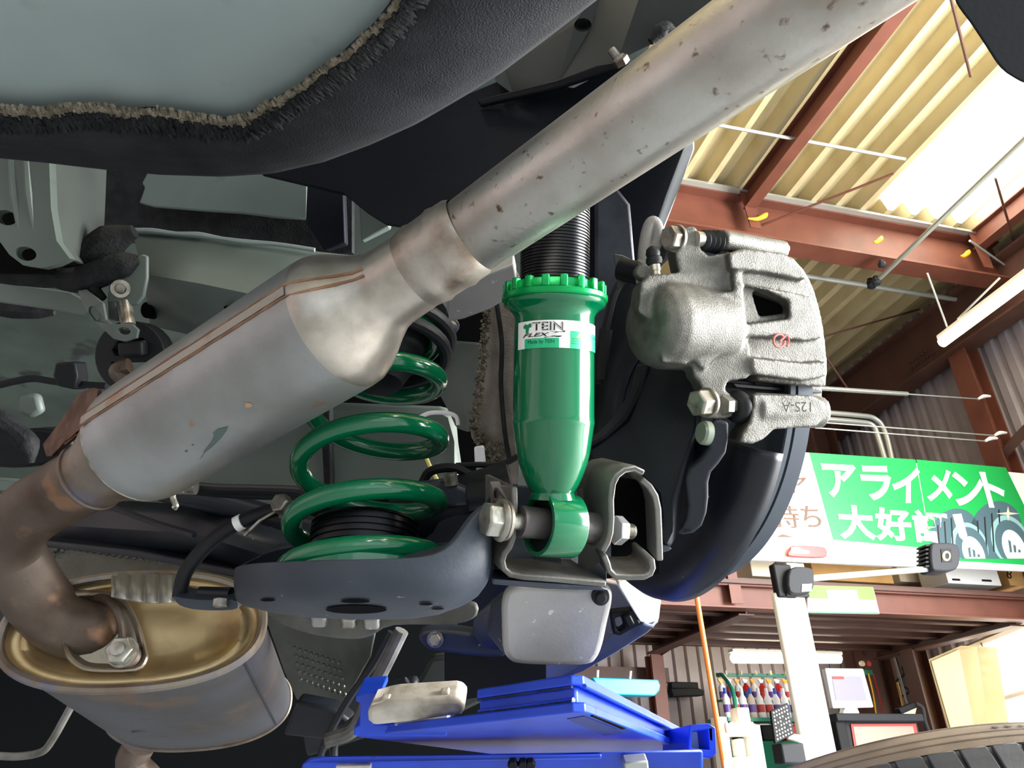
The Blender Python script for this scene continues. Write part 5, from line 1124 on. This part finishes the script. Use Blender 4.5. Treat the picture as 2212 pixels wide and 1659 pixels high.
for k in range(18):
    an = 2 * math.pi * (k + .35) / 18
    def lp(dt, r, t): return SA + sax * t + r * (math.cos(an + dt) * a_ + math.sin(an + dt) * b_)
    o = [lp(-.075, sr(98), st(646)), lp(-.075, sr(112), st(646)), lp(0, sr(113.5), st(646)), lp(.075, sr(112), st(646)), lp(.075, sr(98), st(646))]
    obj('ring_lug', MB().slab(o, sax * (st(621) - st(646))), 'green_ring', lring_, bevel=.0008)
obj('foot_weld', MB().lathe(SA, sax, [(st(1078), sr(50)), (st(1072), sr(49)), (st(1064), sr(46)), (st(1058), sr(48.5)), (st(1050), sr(53))], 48, False, False), 'green', sh)
EC = P(1199, 1133, .5495); eax = nrm(P(1345, 1146, .578) - P(1060, 1122, .527))
re_ = sr(69); he = sr(42)
obj('eye', MB().lathe(EC - eax * he, eax, [(0, re_ * .86), (0, re_ * .985), (.001, re_), (2 * he - .001, re_), (2 * he, re_ * .985), (2 * he, re_ * .86), (0, re_ * .86)], 72, False, False), 'green', sh, angle=50)
obj('bushing', MB().lathe(EC - eax * (he * .98), eax, [(.006, re_ * .45), (.004, re_ * .6), (.003, re_ * .86), (2 * he - .003, re_ * .86), (2 * he - .004, re_ * .6), (2 * he - .006, re_ * .45)], 48), 'black_rubber', sh)
obj('inner_sleeve', MB().lathe(EC - eax * sr(88), eax, [(0, sr(26)), (0, sr(33)), (sr(204), sr(33)), (sr(204), sr(26))], 40), mat('dark_sleeve_steel', '#5a5655', .4, .5), sh)
mbolt = thing('mounting_bolt', 'flanged hexagon bolt with a nut coloured as if brightly lit through the shock absorber eye', 'bolt', P(1065, 1125, .53))
h0 = P(1046, 1121, .522)
obj('head', hexhead(MB(), h0, eax, sr(36), sr(34), .5), 'zinc', mbolt, bevel=.0007)
obj('washer_flange', MB().lathe(h0 + eax * sr(30), eax, [(0, sr(38)), (sr(5), sr(43)), (sr(9), sr(44)), (sr(10), sr(38)), (sr(14), sr(38)), (sr(14), sr(41)), (sr(20), sr(41))], 40), 'bolt_grey', mbolt)
obj('shank', MB().cyl(h0 + eax * sr(30), h0 + eax * sr(300), sr(17), 20), 'zinc', mbolt)
n0 = P(1328, 1145, .5755)
obj('nut', hexhead(MB(), n0 + eax * sr(23), -eax, sr(33), sr(23), .2), mat('side_lit_zinc', '#dcdde2', .2, .7), mbolt, bevel=.0007)  # whiter than the head's zinc: strong side light put into the colour
tp = []
for k in range(9): tp += [(sr(3.2 * k), sr(17.5)), (sr(3.2 * k + 1.2), sr(17.5)), (sr(3.2 * k + 2.2), sr(15.5)), (sr(3.2 * k + 2.8), sr(15.5))]
obj('thread_end', MB().lathe(n0 + eax * sr(20), eax, tp + [(sr(30), sr(16)), (sr(32), sr(13))], 28), 'zinc', mbolt, angle=15)
# --- sticker: printed film wrapped round the case
vdir = nrm(CAM - P(1197, 750, .526)); vdir = nrm(vdir - sax * np.dot(vdir, sax)); hdir = np.cross(sax, vdir)
hdir = hdir if hdir @ R > 0 else -hdir
RC = sr(88.2)
def cs(x, y, o=0.):                                     # case surface under pixel x offset from the axis, at height y
    an = math.asin(max(-1, min(1, x / 88.))); return SA + sax * st(y) + (RC + o) * (math.sin(an) * hdir + math.cos(an) * vdir)
def film(name, x0, x1, y0, y1, m, o, n=24, par=None):
    a0_, a1_ = math.asin(x0 / 88.), math.asin(x1 / 88.)
    top = [cs(88 * math.sin(a0_ + (a1_ - a0_) * i / n), y0, o) for i in range(n + 1)]; bt = [cs(88 * math.sin(a0_ + (a1_ - a0_) * i / n), y1, o) for i in range(n + 1)]
    return obj(name, MB().rings([bt, top], False, False, closed=False), m, par or sh)
lab = film('sticker', -76, 87.5, 712, 769, 'white_label', .0002)
lab['label'] = 'white and green wrapped sticker with black lettering'
film('sticker_panel', -61, 10, 749, 769.2, 'green_label', .00035, par=lab); film('sticker_panel', 33, 87.2, 733, 769.5, 'green_label', .00035, par=lab)
def fit(s, x0, x1, y0, y1, m, off=0, shear=0): obj('lettering', text_fit(s, lambda u, v: cs(x0 + (x1 - x0) * u, y1 - (y1 - y0) * v, .0005), 0, 1, 0, 1, off, shear, 4), m, lab)
fit('TEIN', -46, 18, 716, 733, 'ink', .02)
for i in range(1):                                      # white inlines of the lettering
    for (xa, ya, xb, yb) in ((-46, 718.4, -32, 718.4), (-38.3, 718, -38.3, 733), (-28.6, 717, -28.6, 732), (-28, 718.3, -15, 718.3), (-28, 724.6, -16, 724.6), (-28, 731, -15, 731), (-9.2, 717, -9.2, 732), (-2, 717, -2, 732), (-1.5, 717, 13.5, 731), (15.3, 717, 15.3, 732)):
        dx, dy = xb - xa, yb - ya; L = math.hypot(dx, dy); nx, ny = -dy / L * .45, dx / L * .45
        obj('lettering_inline', MB().add([cs(xa + nx, ya + ny, .0007), cs(xb + nx, yb + ny, .0007), cs(xb - nx, yb - ny, .0007), cs(xa - nx, ya - ny, .0007)], [(0, 1, 2, 3)]), 'white_label', lab)
fit('FLEX', -62, -12, 738, 745.5, 'ink', .02, .12)
obj('lettering', MB().add([cs(x, y, .0005) for x, y in ((-10, 735), (22, 733.5), (23, 735.5), (-2, 745), (17, 744), (12, 747), (-22, 748.5), (-21, 746), (4, 737))], [(0, 1, 2, 8), (2, 3, 7, 6, 8) if False else (2, 3, 6, 8), (3, 4, 5, 6)]), 'ink', lab)
fit('Made by TEIN', -54, 0, 752, 762, 'ink', .0)
fit('CAUTION', 69, 87, 738, 745, 'ink', .0); fit('4E', 76, 82, 727, 732, 'ink', 0)
em = [(-64, 722), (-60, 717.5), (-55, 720), (-50, 716.5), (-46.5, 720), (-47, 725), (-52, 726.5), (-53, 736), (-56, 738.5), (-59, 736), (-59, 727.5), (-63, 727)]
obj('emblem', MB().add([cs(x, y, .0005) for x, y in em], [tuple(range(len(em)))]), 'green_ink', lab)
obj('warning_mark', MB().add([cs(x, y, .0006) for x, y in ((52, 737), (60, 745.5), (45, 746))], [(0, 1, 2)]), 'yellow_ink', lab)
for k in range(4):
    film('text_line', 71, 86.5, 749 + 4.2 * k, 750.4 + 4.2 * k, 'green_ink', .0005, 6, lab)
    if k < 3: film('text_line', 36, 50, 748 + 5 * k, 750 + 5 * k, 'green_ink', .0005, 6, lab)

# ================================================================== WHEEL END
WC = P(1454, 884, .82); al = math.radians(72)
wn = V(math.sin(al), math.cos(al), 0); ww = V(math.cos(al), -math.sin(al), 0)
def wp(r, t, c): return WC + r * (math.cos(t) * ww + math.sin(t) * RZ) + wn * c
RSH = .2026
ds = thing('dust_shield', 'black pressed dust shield with a cut edge below the brake caliper', 'shield', WC - RZ * RSH)
prf = [(.06, -.034), (.11, -.038), (.150, -.040), (.162, -.030), (.176, -.028), (.188, -.026), (.196, -.020), (.2015, -.010), (.2026, 0)]
ts = [math.radians(a) for a in np.linspace(-37, -298, 130)]
m = MB().rings([[wp(r, t, c) for r, c in prf] for t in ts], False, False, closed=False)
o = obj('shield_plate', m, 'black_paint', ds, angle=60); k = o.modifiers.new('thick', 'SOLIDIFY'); k.thickness = .003
rot_ = thing('brake_disc', 'grey coated brake disc behind the black dust shield', 'disc', WC - RZ * .17)
a0_ = WC + wn * .016
obj('rotor', MB().lathe(a0_, wn, [(0, .09), (0, .177), (.001, .1785), (.006, .1785), (.0063, .176), (.0085, .176), (.0088, .1785), (.0235, .1785), (.0245, .177), (.0245, .06)], 128, False, False), 'rotor', rot_, angle=30)
obj('hub_hat', MB().lathe(a0_, wn, [(.0, .092), (-.01, .088), (.02, .06), (.05, .058), (.052, .02)], 48), 'rotor', rot_)
kn = thing('knuckle', 'large dark trailing arm plate beside the shock absorber', 'knuckle', P(1390, 1180, .66))
ko = [(1400, 780, .69), (1450, 770, .68), (1500, 790, .675), (1515, 860, .67), (1505, 930, .66), (1480, 1010, .655), (1464, 1080, .65), (1456, 1150, .645), (1450, 1186, .64), (1428, 1180, .64), (1424, 1120, .645), (1418, 1070, .65), (1380, 1030, .66), (1330, 1015, .675), (1280, 1005, .69), (1268, 970, .70), (1310, 945, .70), (1352, 905, .695), (1378, 850, .69)]
obj('arm_plate', MB().slab(pts3(ko, 1), F * .035 + R * .012), 'knuckle', kn, bevel=.006)
obj('arm_flange', MB().slab(band([(1400, 785, .685), (1384, 846, .685), (1352, 903, .69), (1308, 946, .695), (1262, 970, .70)], 10, .69), F * .05), 'knuckle', kn, bevel=.002)
obj('lower_gusset', MB().slab(pts3([(1428, 1178, .635), (1452, 1184, .635), (1446, 1190, .635), (1426, 1196, .635)], 1), F * .04), 'arm_paint', kn, bevel=.001)
so = [(1538, 909, .60), (1556, 906, .60), (1574, 911, .60), (1573, 945, .60), (1568, 978, .602), (1552, 1002, .604), (1536, 1020, .606), (1530, 1042, .608), (1530, 1075, .61), (1526, 1108, .612), (1516, 1136, .615), (1498, 1152, .618), (1476, 1156, .62), (1460, 1152, .62), (1474, 1140, .62), (1482, 1122, .617), (1486, 1092, .614), (1482, 1058, .612), (1480, 1034, .61), (1488, 1012, .608), (1512, 992, .605), (1530, 968, .602)]
obj('carrier_strap', MB().slab(pts3(so, 1), F * .024 + R * .006), 'knuckle', kn, bevel=.006, seg=3)
obj('strap_washer', MB().lathe(P(1513, 934, .592), wn, [(0, PX(.6) * 22), (.002, PX(.6) * 26), (.007, PX(.6) * 26)], 24), mat('green_grey_washer', '#8d9788', .4, .5), kn)

# --- caliper
cal = thing('brake_caliper', 'grey cast iron brake caliper lit from the right over the disc edge', 'caliper', P(1620, 860, .63))
def cpx(pts, d, vec, mb, holes=()): mb.slab(pts3(pts, d), vec, [pts3(h, d) for h in holes])
def dd(x): return .606 + (x - 1560) / 230 * .042       # the outer face runs away to the right
cm = MB()
bo = [(1570, 548), (1604, 536), (1650, 540), (1690, 546), (1716, 558), (1738, 582), (1756, 616), (1770, 660), (1780, 710), (1786, 760), (1788, 805), (1784, 836), (1740, 834), (1690, 828), (1634, 822), (1622, 770), (1612, 715), (1590, 690), (1590, 610), (1572, 588)]
wi = [(1624, 624), (1660, 640), (1692, 656), (1698, 676), (1670, 680), (1641, 683), (1632, 655)]
cm.slab([P(x, y, dd(x) + .006) for x, y in bo], F * .04 - R * .006, [[P(x, y, dd(x) + .006) for x, y in wi]])
def pad(pts, o, th=.014): cm.slab([P(x, y, dd(x) - o * 1.5) for x, y in pts], F * th)
pad([(1574, 546), (1606, 536), (1690, 546), (1716, 560), (1740, 588), (1742, 604), (1712, 600), (1660, 588), (1600, 582), (1578, 580)], .005)
pad([(1600, 612), (1660, 622), (1716, 632), (1752, 640), (1768, 680), (1778, 730), (1740, 736), (1680, 730), (1618, 726), (1612, 700), (1640, 696), (1706, 688), (1704, 650), (1660, 628), (1614, 616)], .004)
pad([(1622, 772), (1680, 778), (1740, 784), (1786, 780), (1787, 812), (1740, 822), (1680, 816), (1628, 808)], .005)
pad([(1582, 590), (1604, 592), (1608, 640), (1612, 690), (1594, 690), (1590, 640)], .002, .02)
# piston housing
hc = P(1392, 700, .600); hd_ = nrm(P(1600, 714, .652) - hc)
cm.lathe(hc, hd_, [(0, .020), (.002, .027), (.008, .033), (.018, .036), (.075, .036), (.078, .034)], 40)
cm.slab([P(x, y, .588 + (x - 1374) / 220 * .03) for x, y in ((1378, 672), (1384, 612), (1398, 594), (1440, 590), (1480, 588), (1540, 584), (1578, 584), (1590, 612), (1594, 690), (1512, 715), (1490, 735), (1470, 700), (1436, 640), (1400, 690))], F * .045)
cm.slab([P(x, y, .578 + (x - 1374) / 220 * .032) for x, y in ((1424, 640), (1450, 624), (1510, 634), (1592, 628), (1594, 690), (1512, 712), (1486, 740), (1484, 788), (1430, 782), (1426, 700))], F * .05)
# upper ear and lower ear
cm.slab([P(x, y, .602 + (x - 1456) / 120 * .012) for x, y in ((1462, 494), (1504, 489), (1514, 512), (1514, 538), (1532, 552), (1572, 545), (1578, 580), (1540, 600), (1480, 600), (1464, 578), (1456, 536))], F * .030)
cm.slab([P(x, y, .600 + (x - 1490) / 130 * .014) for x, y in ((1490, 724), (1512, 708), (1560, 698), (1600, 698), (1614, 714), (1622, 766), (1628, 806), (1612, 818), (1572, 824), (1566, 842), (1580, 852), (1584, 900), (1558, 908), (1528, 904), (1522, 860), (1512, 830), (1498, 812), (1494, 770))], F * .030)
cm.slab([P(x, y, .595 + (x - 1490) / 130 * .014) for x, y in ((1512, 716), (1596, 702), (1606, 722), (1560, 760), (1520, 800), (1500, 780))], F * .03)
obj('casting', cm, 'cast', cal, remesh=.0016, relax=7)
def pinx(x, y, d): return P(x, y, d)
cr = MB()
cr.slab([P(x, y, .600 + (x - 1600) / 180 * .030) for x, y in ((1628, 852), (1690, 853), (1756, 854), (1778, 868), (1781, 902), (1762, 922), (1700, 926), (1672, 928), (1652, 948), (1626, 960), (1598, 956), (1604, 936), (1620, 912), (1626, 880))], F * .034)
cr.cyl(P(1626, 884, .618), P(1770, 890, .646), PX(.63) * 36, 24)
cr.cyl(P(1556, 518, .624), P(1690, 541, .668), PX(.645) * 22, 24)
cr.slab([P(x, y, .66 + (x - 1600) / 180 * .03) for x, y in ((1560, 530), (1690, 545), (1740, 600), (1780, 760), (1775, 880), (1640, 880), (1600, 700))], F * .02)
obj('carrier', cr, 'cast_dark', cal, remesh=.0016, relax=5, label='cast carrier with raised part numbers')
obj('end_cap_face', MB().slab(pts3([(1680, 524, .664), (1692, 527, .668), (1694, 548, .668), (1682, 560, .664)], 1), F * .006), 'guard', cal, bevel=.001)
pad_ = MB().slab([P(x, y, .642 + (x - 1600) / 180 * .04) for x, y in ((1580, 826), (1640, 832), (1720, 838), (1776, 843), (1776, 850), (1700, 847), (1590, 838))], F * .03)
obj('brake_pad', pad_, 'black_plastic', cal, bevel=.001)
obj('opening_shade', MB().slab([P(x, y, .640) for x, y in ((1612, 612), (1710, 644), (1712, 694), (1630, 694))], F * .004), 'hole', cal)  # black plate added behind the caliper window to paint it as shade
def bolt_end(x, y, d, r, L, dr, nm='slide_bolt'):
    c = P(x, y, d); t = MB(); hexhead(t, c, dr, PX(d) * r, L, .3); t.lathe(c + dr * L, dr, [(0, PX(d) * r * 1.12), (.003, PX(d) * r * 1.12), (.004, PX(d) * r * .9)], 28)
    obj(nm, t, 'bolt_grey', cal, bevel=.0006)
pd = nrm(P(1690, 541, .668) - P(1450, 512, .592))
bolt_end(1441, 513, .592, 27, .0085, pd); bolt_end(1502, 871, .588, 30, .012, pd)
obj('slide_pin', MB().cyl(P(1500, 516, .608), P(1570, 524, .63), PX(.62) * 17, 18), 'zinc', cal)
obj('slide_pin', MB().lathe(P(1560, 876, .607), pd, [(0, PX(.61) * 22), (.006, PX(.61) * 24), (.007, PX(.61) * 20), (.02, PX(.61) * 20)], 6), 'zinc', cal)
def boot(x, y, d, rr, nm='pin_boot'):
    pr_ = [];
    for i, r in enumerate(rr): pr_.append((i * .0026, PX(d) * r))
    obj(nm, MB().lathe(P(x, y, d), pd, pr_, 32), 'black_rubber', cal)
boot(1514, 519, .612, [18, 23, 19, 24, 19, 25, 20, 26, 21]); boot(1582, 879, .612, [24, 33, 36, 36, 30, 37, 31, 37, 31, 36, 30])
bs = thing('bleed_screw', 'silver bleed nipple with a black rubber cap on the caliper', 'screw', P(1415, 590, .588))
bu = nrm(P(1410, 545, .59) - P(1417, 592, .588))
obj('nipple', MB().lathe(P(1417, 594, .588), bu, [(0, PX(.59) * 10), (.003, PX(.59) * 10), (.0032, PX(.59) * 12), (.008, PX(.59) * 12), (.0082, PX(.59) * 8), (.012, PX(.59) * 8)], 12), 'zinc', bs)
obj('rubber_cap', MB().lathe(P(1414, 571, .588), bu, [(0, PX(.59) * 15), (.002, PX(.59) * 18), (.005, PX(.59) * 17), (.006, PX(.59) * 14), (.009, PX(.59) * 16), (.0125, PX(.59) * 13), (.0145, PX(.59) * 6)], 24), 'black_rubber', bs)
gh = thing('flexible_brake_hose', 'grey braided brake hose looping up behind the bleed screw', 'hose', P(1390, 590, .62))
obj('hose', MB().tube(pts3([(1396, 600), (1391, 565), (1393, 530), (1400, 495), (1409, 480), (1418, 488), (1420, 515), (1408, 545), (1385, 572)], .615), .0052, 14, 6), 'hose_grey', gh)
obj('banjo_end', MB().slab(smooth2(pts3([(1376, 575), (1400, 570), (1416, 590), (1410, 606), (1385, 604), (1372, 592)], .605), 3), F * .012), 'cast_dark', gh, bevel=.002)
obj('hose_clip', MB().slab(pts3([(1326, 548, .66), (1344, 550, .66), (1364, 560, .66), (1380, 580, .65), (1360, 606, .655), (1335, 626, .66)], .66), F * .004), 'body_dark', gh, bevel=.001)
obj('hose_clip_lug', MB().cyl(P(1340, 580, .655), P(1385, 592, .645), .010, 16), 'black_plastic', gh)
# raised and painted marks
def calfn(x, y, o): return P(x, y, dd(x) - o - .0024)
for s, x0, x1, y0, y1 in (('12S-A', 1688, 1752, 868, 890),):
    obj('part_number', text_fit(s, lambda u, v: P(x1 - (x1 - x0) * u, y0 + (y1 - y0) * v, .600 + (x1 - (x1 - x0) * u - 1600) / 180 * .030 - .0040), 0, 1, 0, 1, .01), mat('dark_cast_print', '#2b2824', .7), cal)
obj('part_number', text_fit('7T05', lambda u, v: P(1740 - 62 * u, 856 + 10 * v, .600 + (1740 - 62 * u - 1600) / 180 * .030 - .0030), 0, 1, 0, 1, 0), 'cast_dark', cal)
rm = MB(); rm.tube([calfn(1683 + 12 * math.cos(a), 736 + 14 * math.sin(a), .0052) for a in np.linspace(0, 5.6, 16)], .0011, 6); rm.tube([calfn(1684, 738, .0052), calfn(1692, 730, .0052), calfn(1700, 724, .0052), calfn(1704, 736, .0052), calfn(1700, 748, .0052)], .0011, 6, 3)
obj('red_mark', rm, mat('faded_red_chalk', '#c9736c', .7), cal)

# ================================================================== GUARD AND LIFT
gd = thing('stone_guard', 'pale grey rounded stone guard with a round bolt below the bracket', 'guard', P(1200, 1440, .72))
go = smooth2([(1104, 1270), (1150, 1268), (1215, 1271), (1262, 1268), (1286, 1260), (1308, 1264), (1322, 1280), (1322, 1306), (1312, 1350), (1302, 1396), (1290, 1424), (1268, 1438), (1200, 1440), (1126, 1437), (1100, 1428), (1087, 1404), (1084, 1350), (1085, 1296)], 4)
obj('plate', MB().slab([P(x, y, .71 + (y - 1260) / 180 * .02) for x, y in go], F * .018), 'guard', gd, bevel=.006, seg=3)
obj('mount_arm', MB().slab(pts3([(1086, 1290, .76), (1060, 1310, .78), (1050, 1370, .80), (1090, 1420, .78), (1120, 1400, .75), (1120, 1290, .75)], 1), F * .03), 'arm_paint', gd, bevel=.006)
gb = obj('bolt', MB().lathe(P(1299, 1293, .702), F, [(0, PX(.7) * 9), (.001, PX(.7) * 12), (.004, PX(.7) * 13), (.005, PX(.7) * 19), (.009, PX(.7) * 20)], 32), 'dark_grey', gd)
lf = thing('lift_platform', 'royal blue steel lift platform with grooved sides under the car', 'lift', P(1240, 1620, .75))
def zp(x, y, z): return onZ(x, y, CAM[2] + z)
zB, zT = .0640, .0945
q0 = zp(1258, 1537, zB)                                 # near corner
q1 = zp(770, 1592, zB)                                  # left end
q2 = zp(1490, 1623, zB)                                 # right far end
e1, e2 = q1 - q0, q2 - q0
far = q0 + e1 + e2
ch = .022
q1t = zp(980, 1504, zT - .0085); q1t = q0 + nrm(e1) * float((q1t - q0) @ nrm(e1))
def plan(k=0., z=zB, short=False):
    u1, u2 = nrm(e1), nrm(e2); l1 = q1t if short else q1
    c = [q0 + u2 * ch * .55 + u1 * k, q2 + u1 * k, q2 + (l1 - q0), l1 + u2 * k, q0 + u1 * ch * .5 + u2 * k]
    return [V(p[0], p[1], CAM[2] + z) for p in c]
bf_ = obj('bottom_flange', MB().slab(plan(0, zB), RZ * .0085), 'blue', lf, bevel=.0015)
obj('web', MB().slab(plan(.008, zB + .0085, True), RZ * (zT - zB - .017)), 'blue', lf, bevel=.001)
obj('top_flange', MB().slab(plan(0, zT - .0085, True), RZ * .0085), 'blue', lf, bevel=.0015)
obj('bounce_pad', MB().slab([p + (q0 + (e1 + e2) * .4 - q0) * 0 for p in plan(.012, zT, True)], RZ * .002), 'black_rubber', lf, label='unseen dark pad added on the platform to cut its blue bounce')  # added out of sight so less blue light bounces up to the guard
obj('weld_run', MB().tube([p + RZ * .002 for p in plan(.006, zB + .0085, True)[3:5]], .0022, 8), 'blue', lf)
random.seed(5)
for zz_ in (zB + .0088, zT - .0092):
    a_p, b_p = plan(.004, zz_, True)[3], plan(.004, zz_, True)[4]
    obj('grimy_weld', MB().tube([a_p + (b_p - a_p) * t for t in np.linspace(0, 1, 40)], [random.uniform(.0010, .0019) for _ in range(40)], 8), mat('grimy_weld_blue', '#1b2c72', .6, 0, '#15181f', 40, .4, .6, .4, 400), lf)
sl = [zp(1225, 1552, zB), zp(1262, 1546, zB), zp(1352, 1582, zB), zp(1305, 1588, zB)]
obj('slot', MB().slab(sl, -RZ * .0006), mat('dark_slot_blue', '#22368a', .5), bf_)
sl = [zp(1275, 1545, zB), zp(1282, 1544, zB), zp(1352, 1572, zB), zp(1343, 1574, zB)]
obj('slot', MB().slab(sl, -RZ * .0008), 'hole', bf_)
# end bracket with the roller cut
cb_ = [(768, 1502), (822, 1498), (822, 1512), (808, 1518), (806, 1566), (850, 1566), (880, 1572), (900, 1578), (920, 1572), (965, 1566), (966, 1592), (880, 1592), (764, 1590), (764, 1572), (776, 1568), (778, 1520), (768, 1516)]
obj('end_bracket', MB().slab(pts3(cb_, .80), F * .05), 'blue', lf, bevel=.0015)
tbx = [(1490, 1566, 1.0), (1530, 1562, 1.0), (1546, 1572, 1.0), (1548, 1628, 1.0), (1536, 1638, 1.0), (1486, 1628, 1.0)]
obj('side_tube', MB().slab(pts3(tbx, 1), V(-.02, .09, 0), [pts3([(1496, 1580), (1530, 1576), (1534, 1620), (1494, 1616)], 1.0)]), 'blue', lf, bevel=.003)
obj('side_tube_plug', MB().slab(pts3([(1494, 1578), (1532, 1574), (1536, 1622), (1492, 1618)], 1.03), F * .01), mat('pale_blue_plug', '#b9cdf0', .4), lf)
obj('weld_lip', MB().tube([p for p in plan(-.0005, zT - .009)[0:2]], .0018, 8), 'blue', lf)
rl = thing('roller_block', 'grimy white nylon roller block set in the end of the blue platform', 'roller', P(900, 1575, .78))
rb_ = [(800, 1528), (830, 1520), (850, 1516), (980, 1508), (994, 1510), (1003, 1522), (1004, 1538), (996, 1546), (960, 1550), (880, 1562), (806, 1570), (794, 1558), (792, 1536)]
obj('roller', MB().slab(pts3(rb_, .765), F * .05), 'nylon', rl, bevel=.006, seg=3)
for x, y in ((832, 1508), (960, 1494)): obj('peg', MB().slab(pts3([(x - 9, y), (x + 10, y - 1), (x + 11, y + 14), (x - 8, y + 16)], .775), F * .012), 'nylon', rl, bevel=.002)
obj('top_bar', MB().slab(pts3([(842, 1512), (952, 1502), (954, 1508), (842, 1520)], .785), F * .03), 'nylon', rl, bevel=.001)
obj('lower_wedge', MB().slab(pts3([(850, 1566), (900, 1556), (966, 1550), (968, 1566), (920, 1578), (880, 1580)], .79), F * .03), 'guard', rl, bevel=.001)
lr = thing('lift_rail', 'lower royal blue lift beam along the bottom edge with dark bolts', 'lift', P(900, 1700, .9))
zr = .052
ra_ = [zp(652, 1640, zr + .0), zp(700, 1634, zr), zp(1320, 1630, zr), zp(1560, 1636, zr)]
top_ = [P(650, 1650, .90), P(668, 1636, .89), P(700, 1633, .88), P(980, 1630, .86), P(1300, 1625, .86), P(1520, 1618, .9), P(1520, 1720, .9), P(650, 1720, .9)]
obj('beam', MB().slab(top_, V(0, .12, 0)), 'blue', lr, bevel=.004)
obj('beam_cap', MB().slab(pts3([(655, 1652, .885), (672, 1638, .88), (700, 1635, .87), (1300, 1628, .85), (1300, 1640, .85), (700, 1648, .87)], 1), V(0, .02, 0)), 'blue', lr, bevel=.002)
for x in (1108, 1130, 1146): obj('bolt', hexhead(MB(), P(x, 1656, .845), F, .006, .01), 'near_black', lr)
obj('lock_plate', MB().slab(pts3([(1348, 1648), (1400, 1644), (1404, 1680), (1350, 1680)], .85), F * .02), 'galv', lr, bevel=.002)
obj('label_plate', MB().slab(pts3([(725, 1656), (800, 1654), (800, 1680), (725, 1680)], .865), F * .01), 'nylon', lr, bevel=.001)
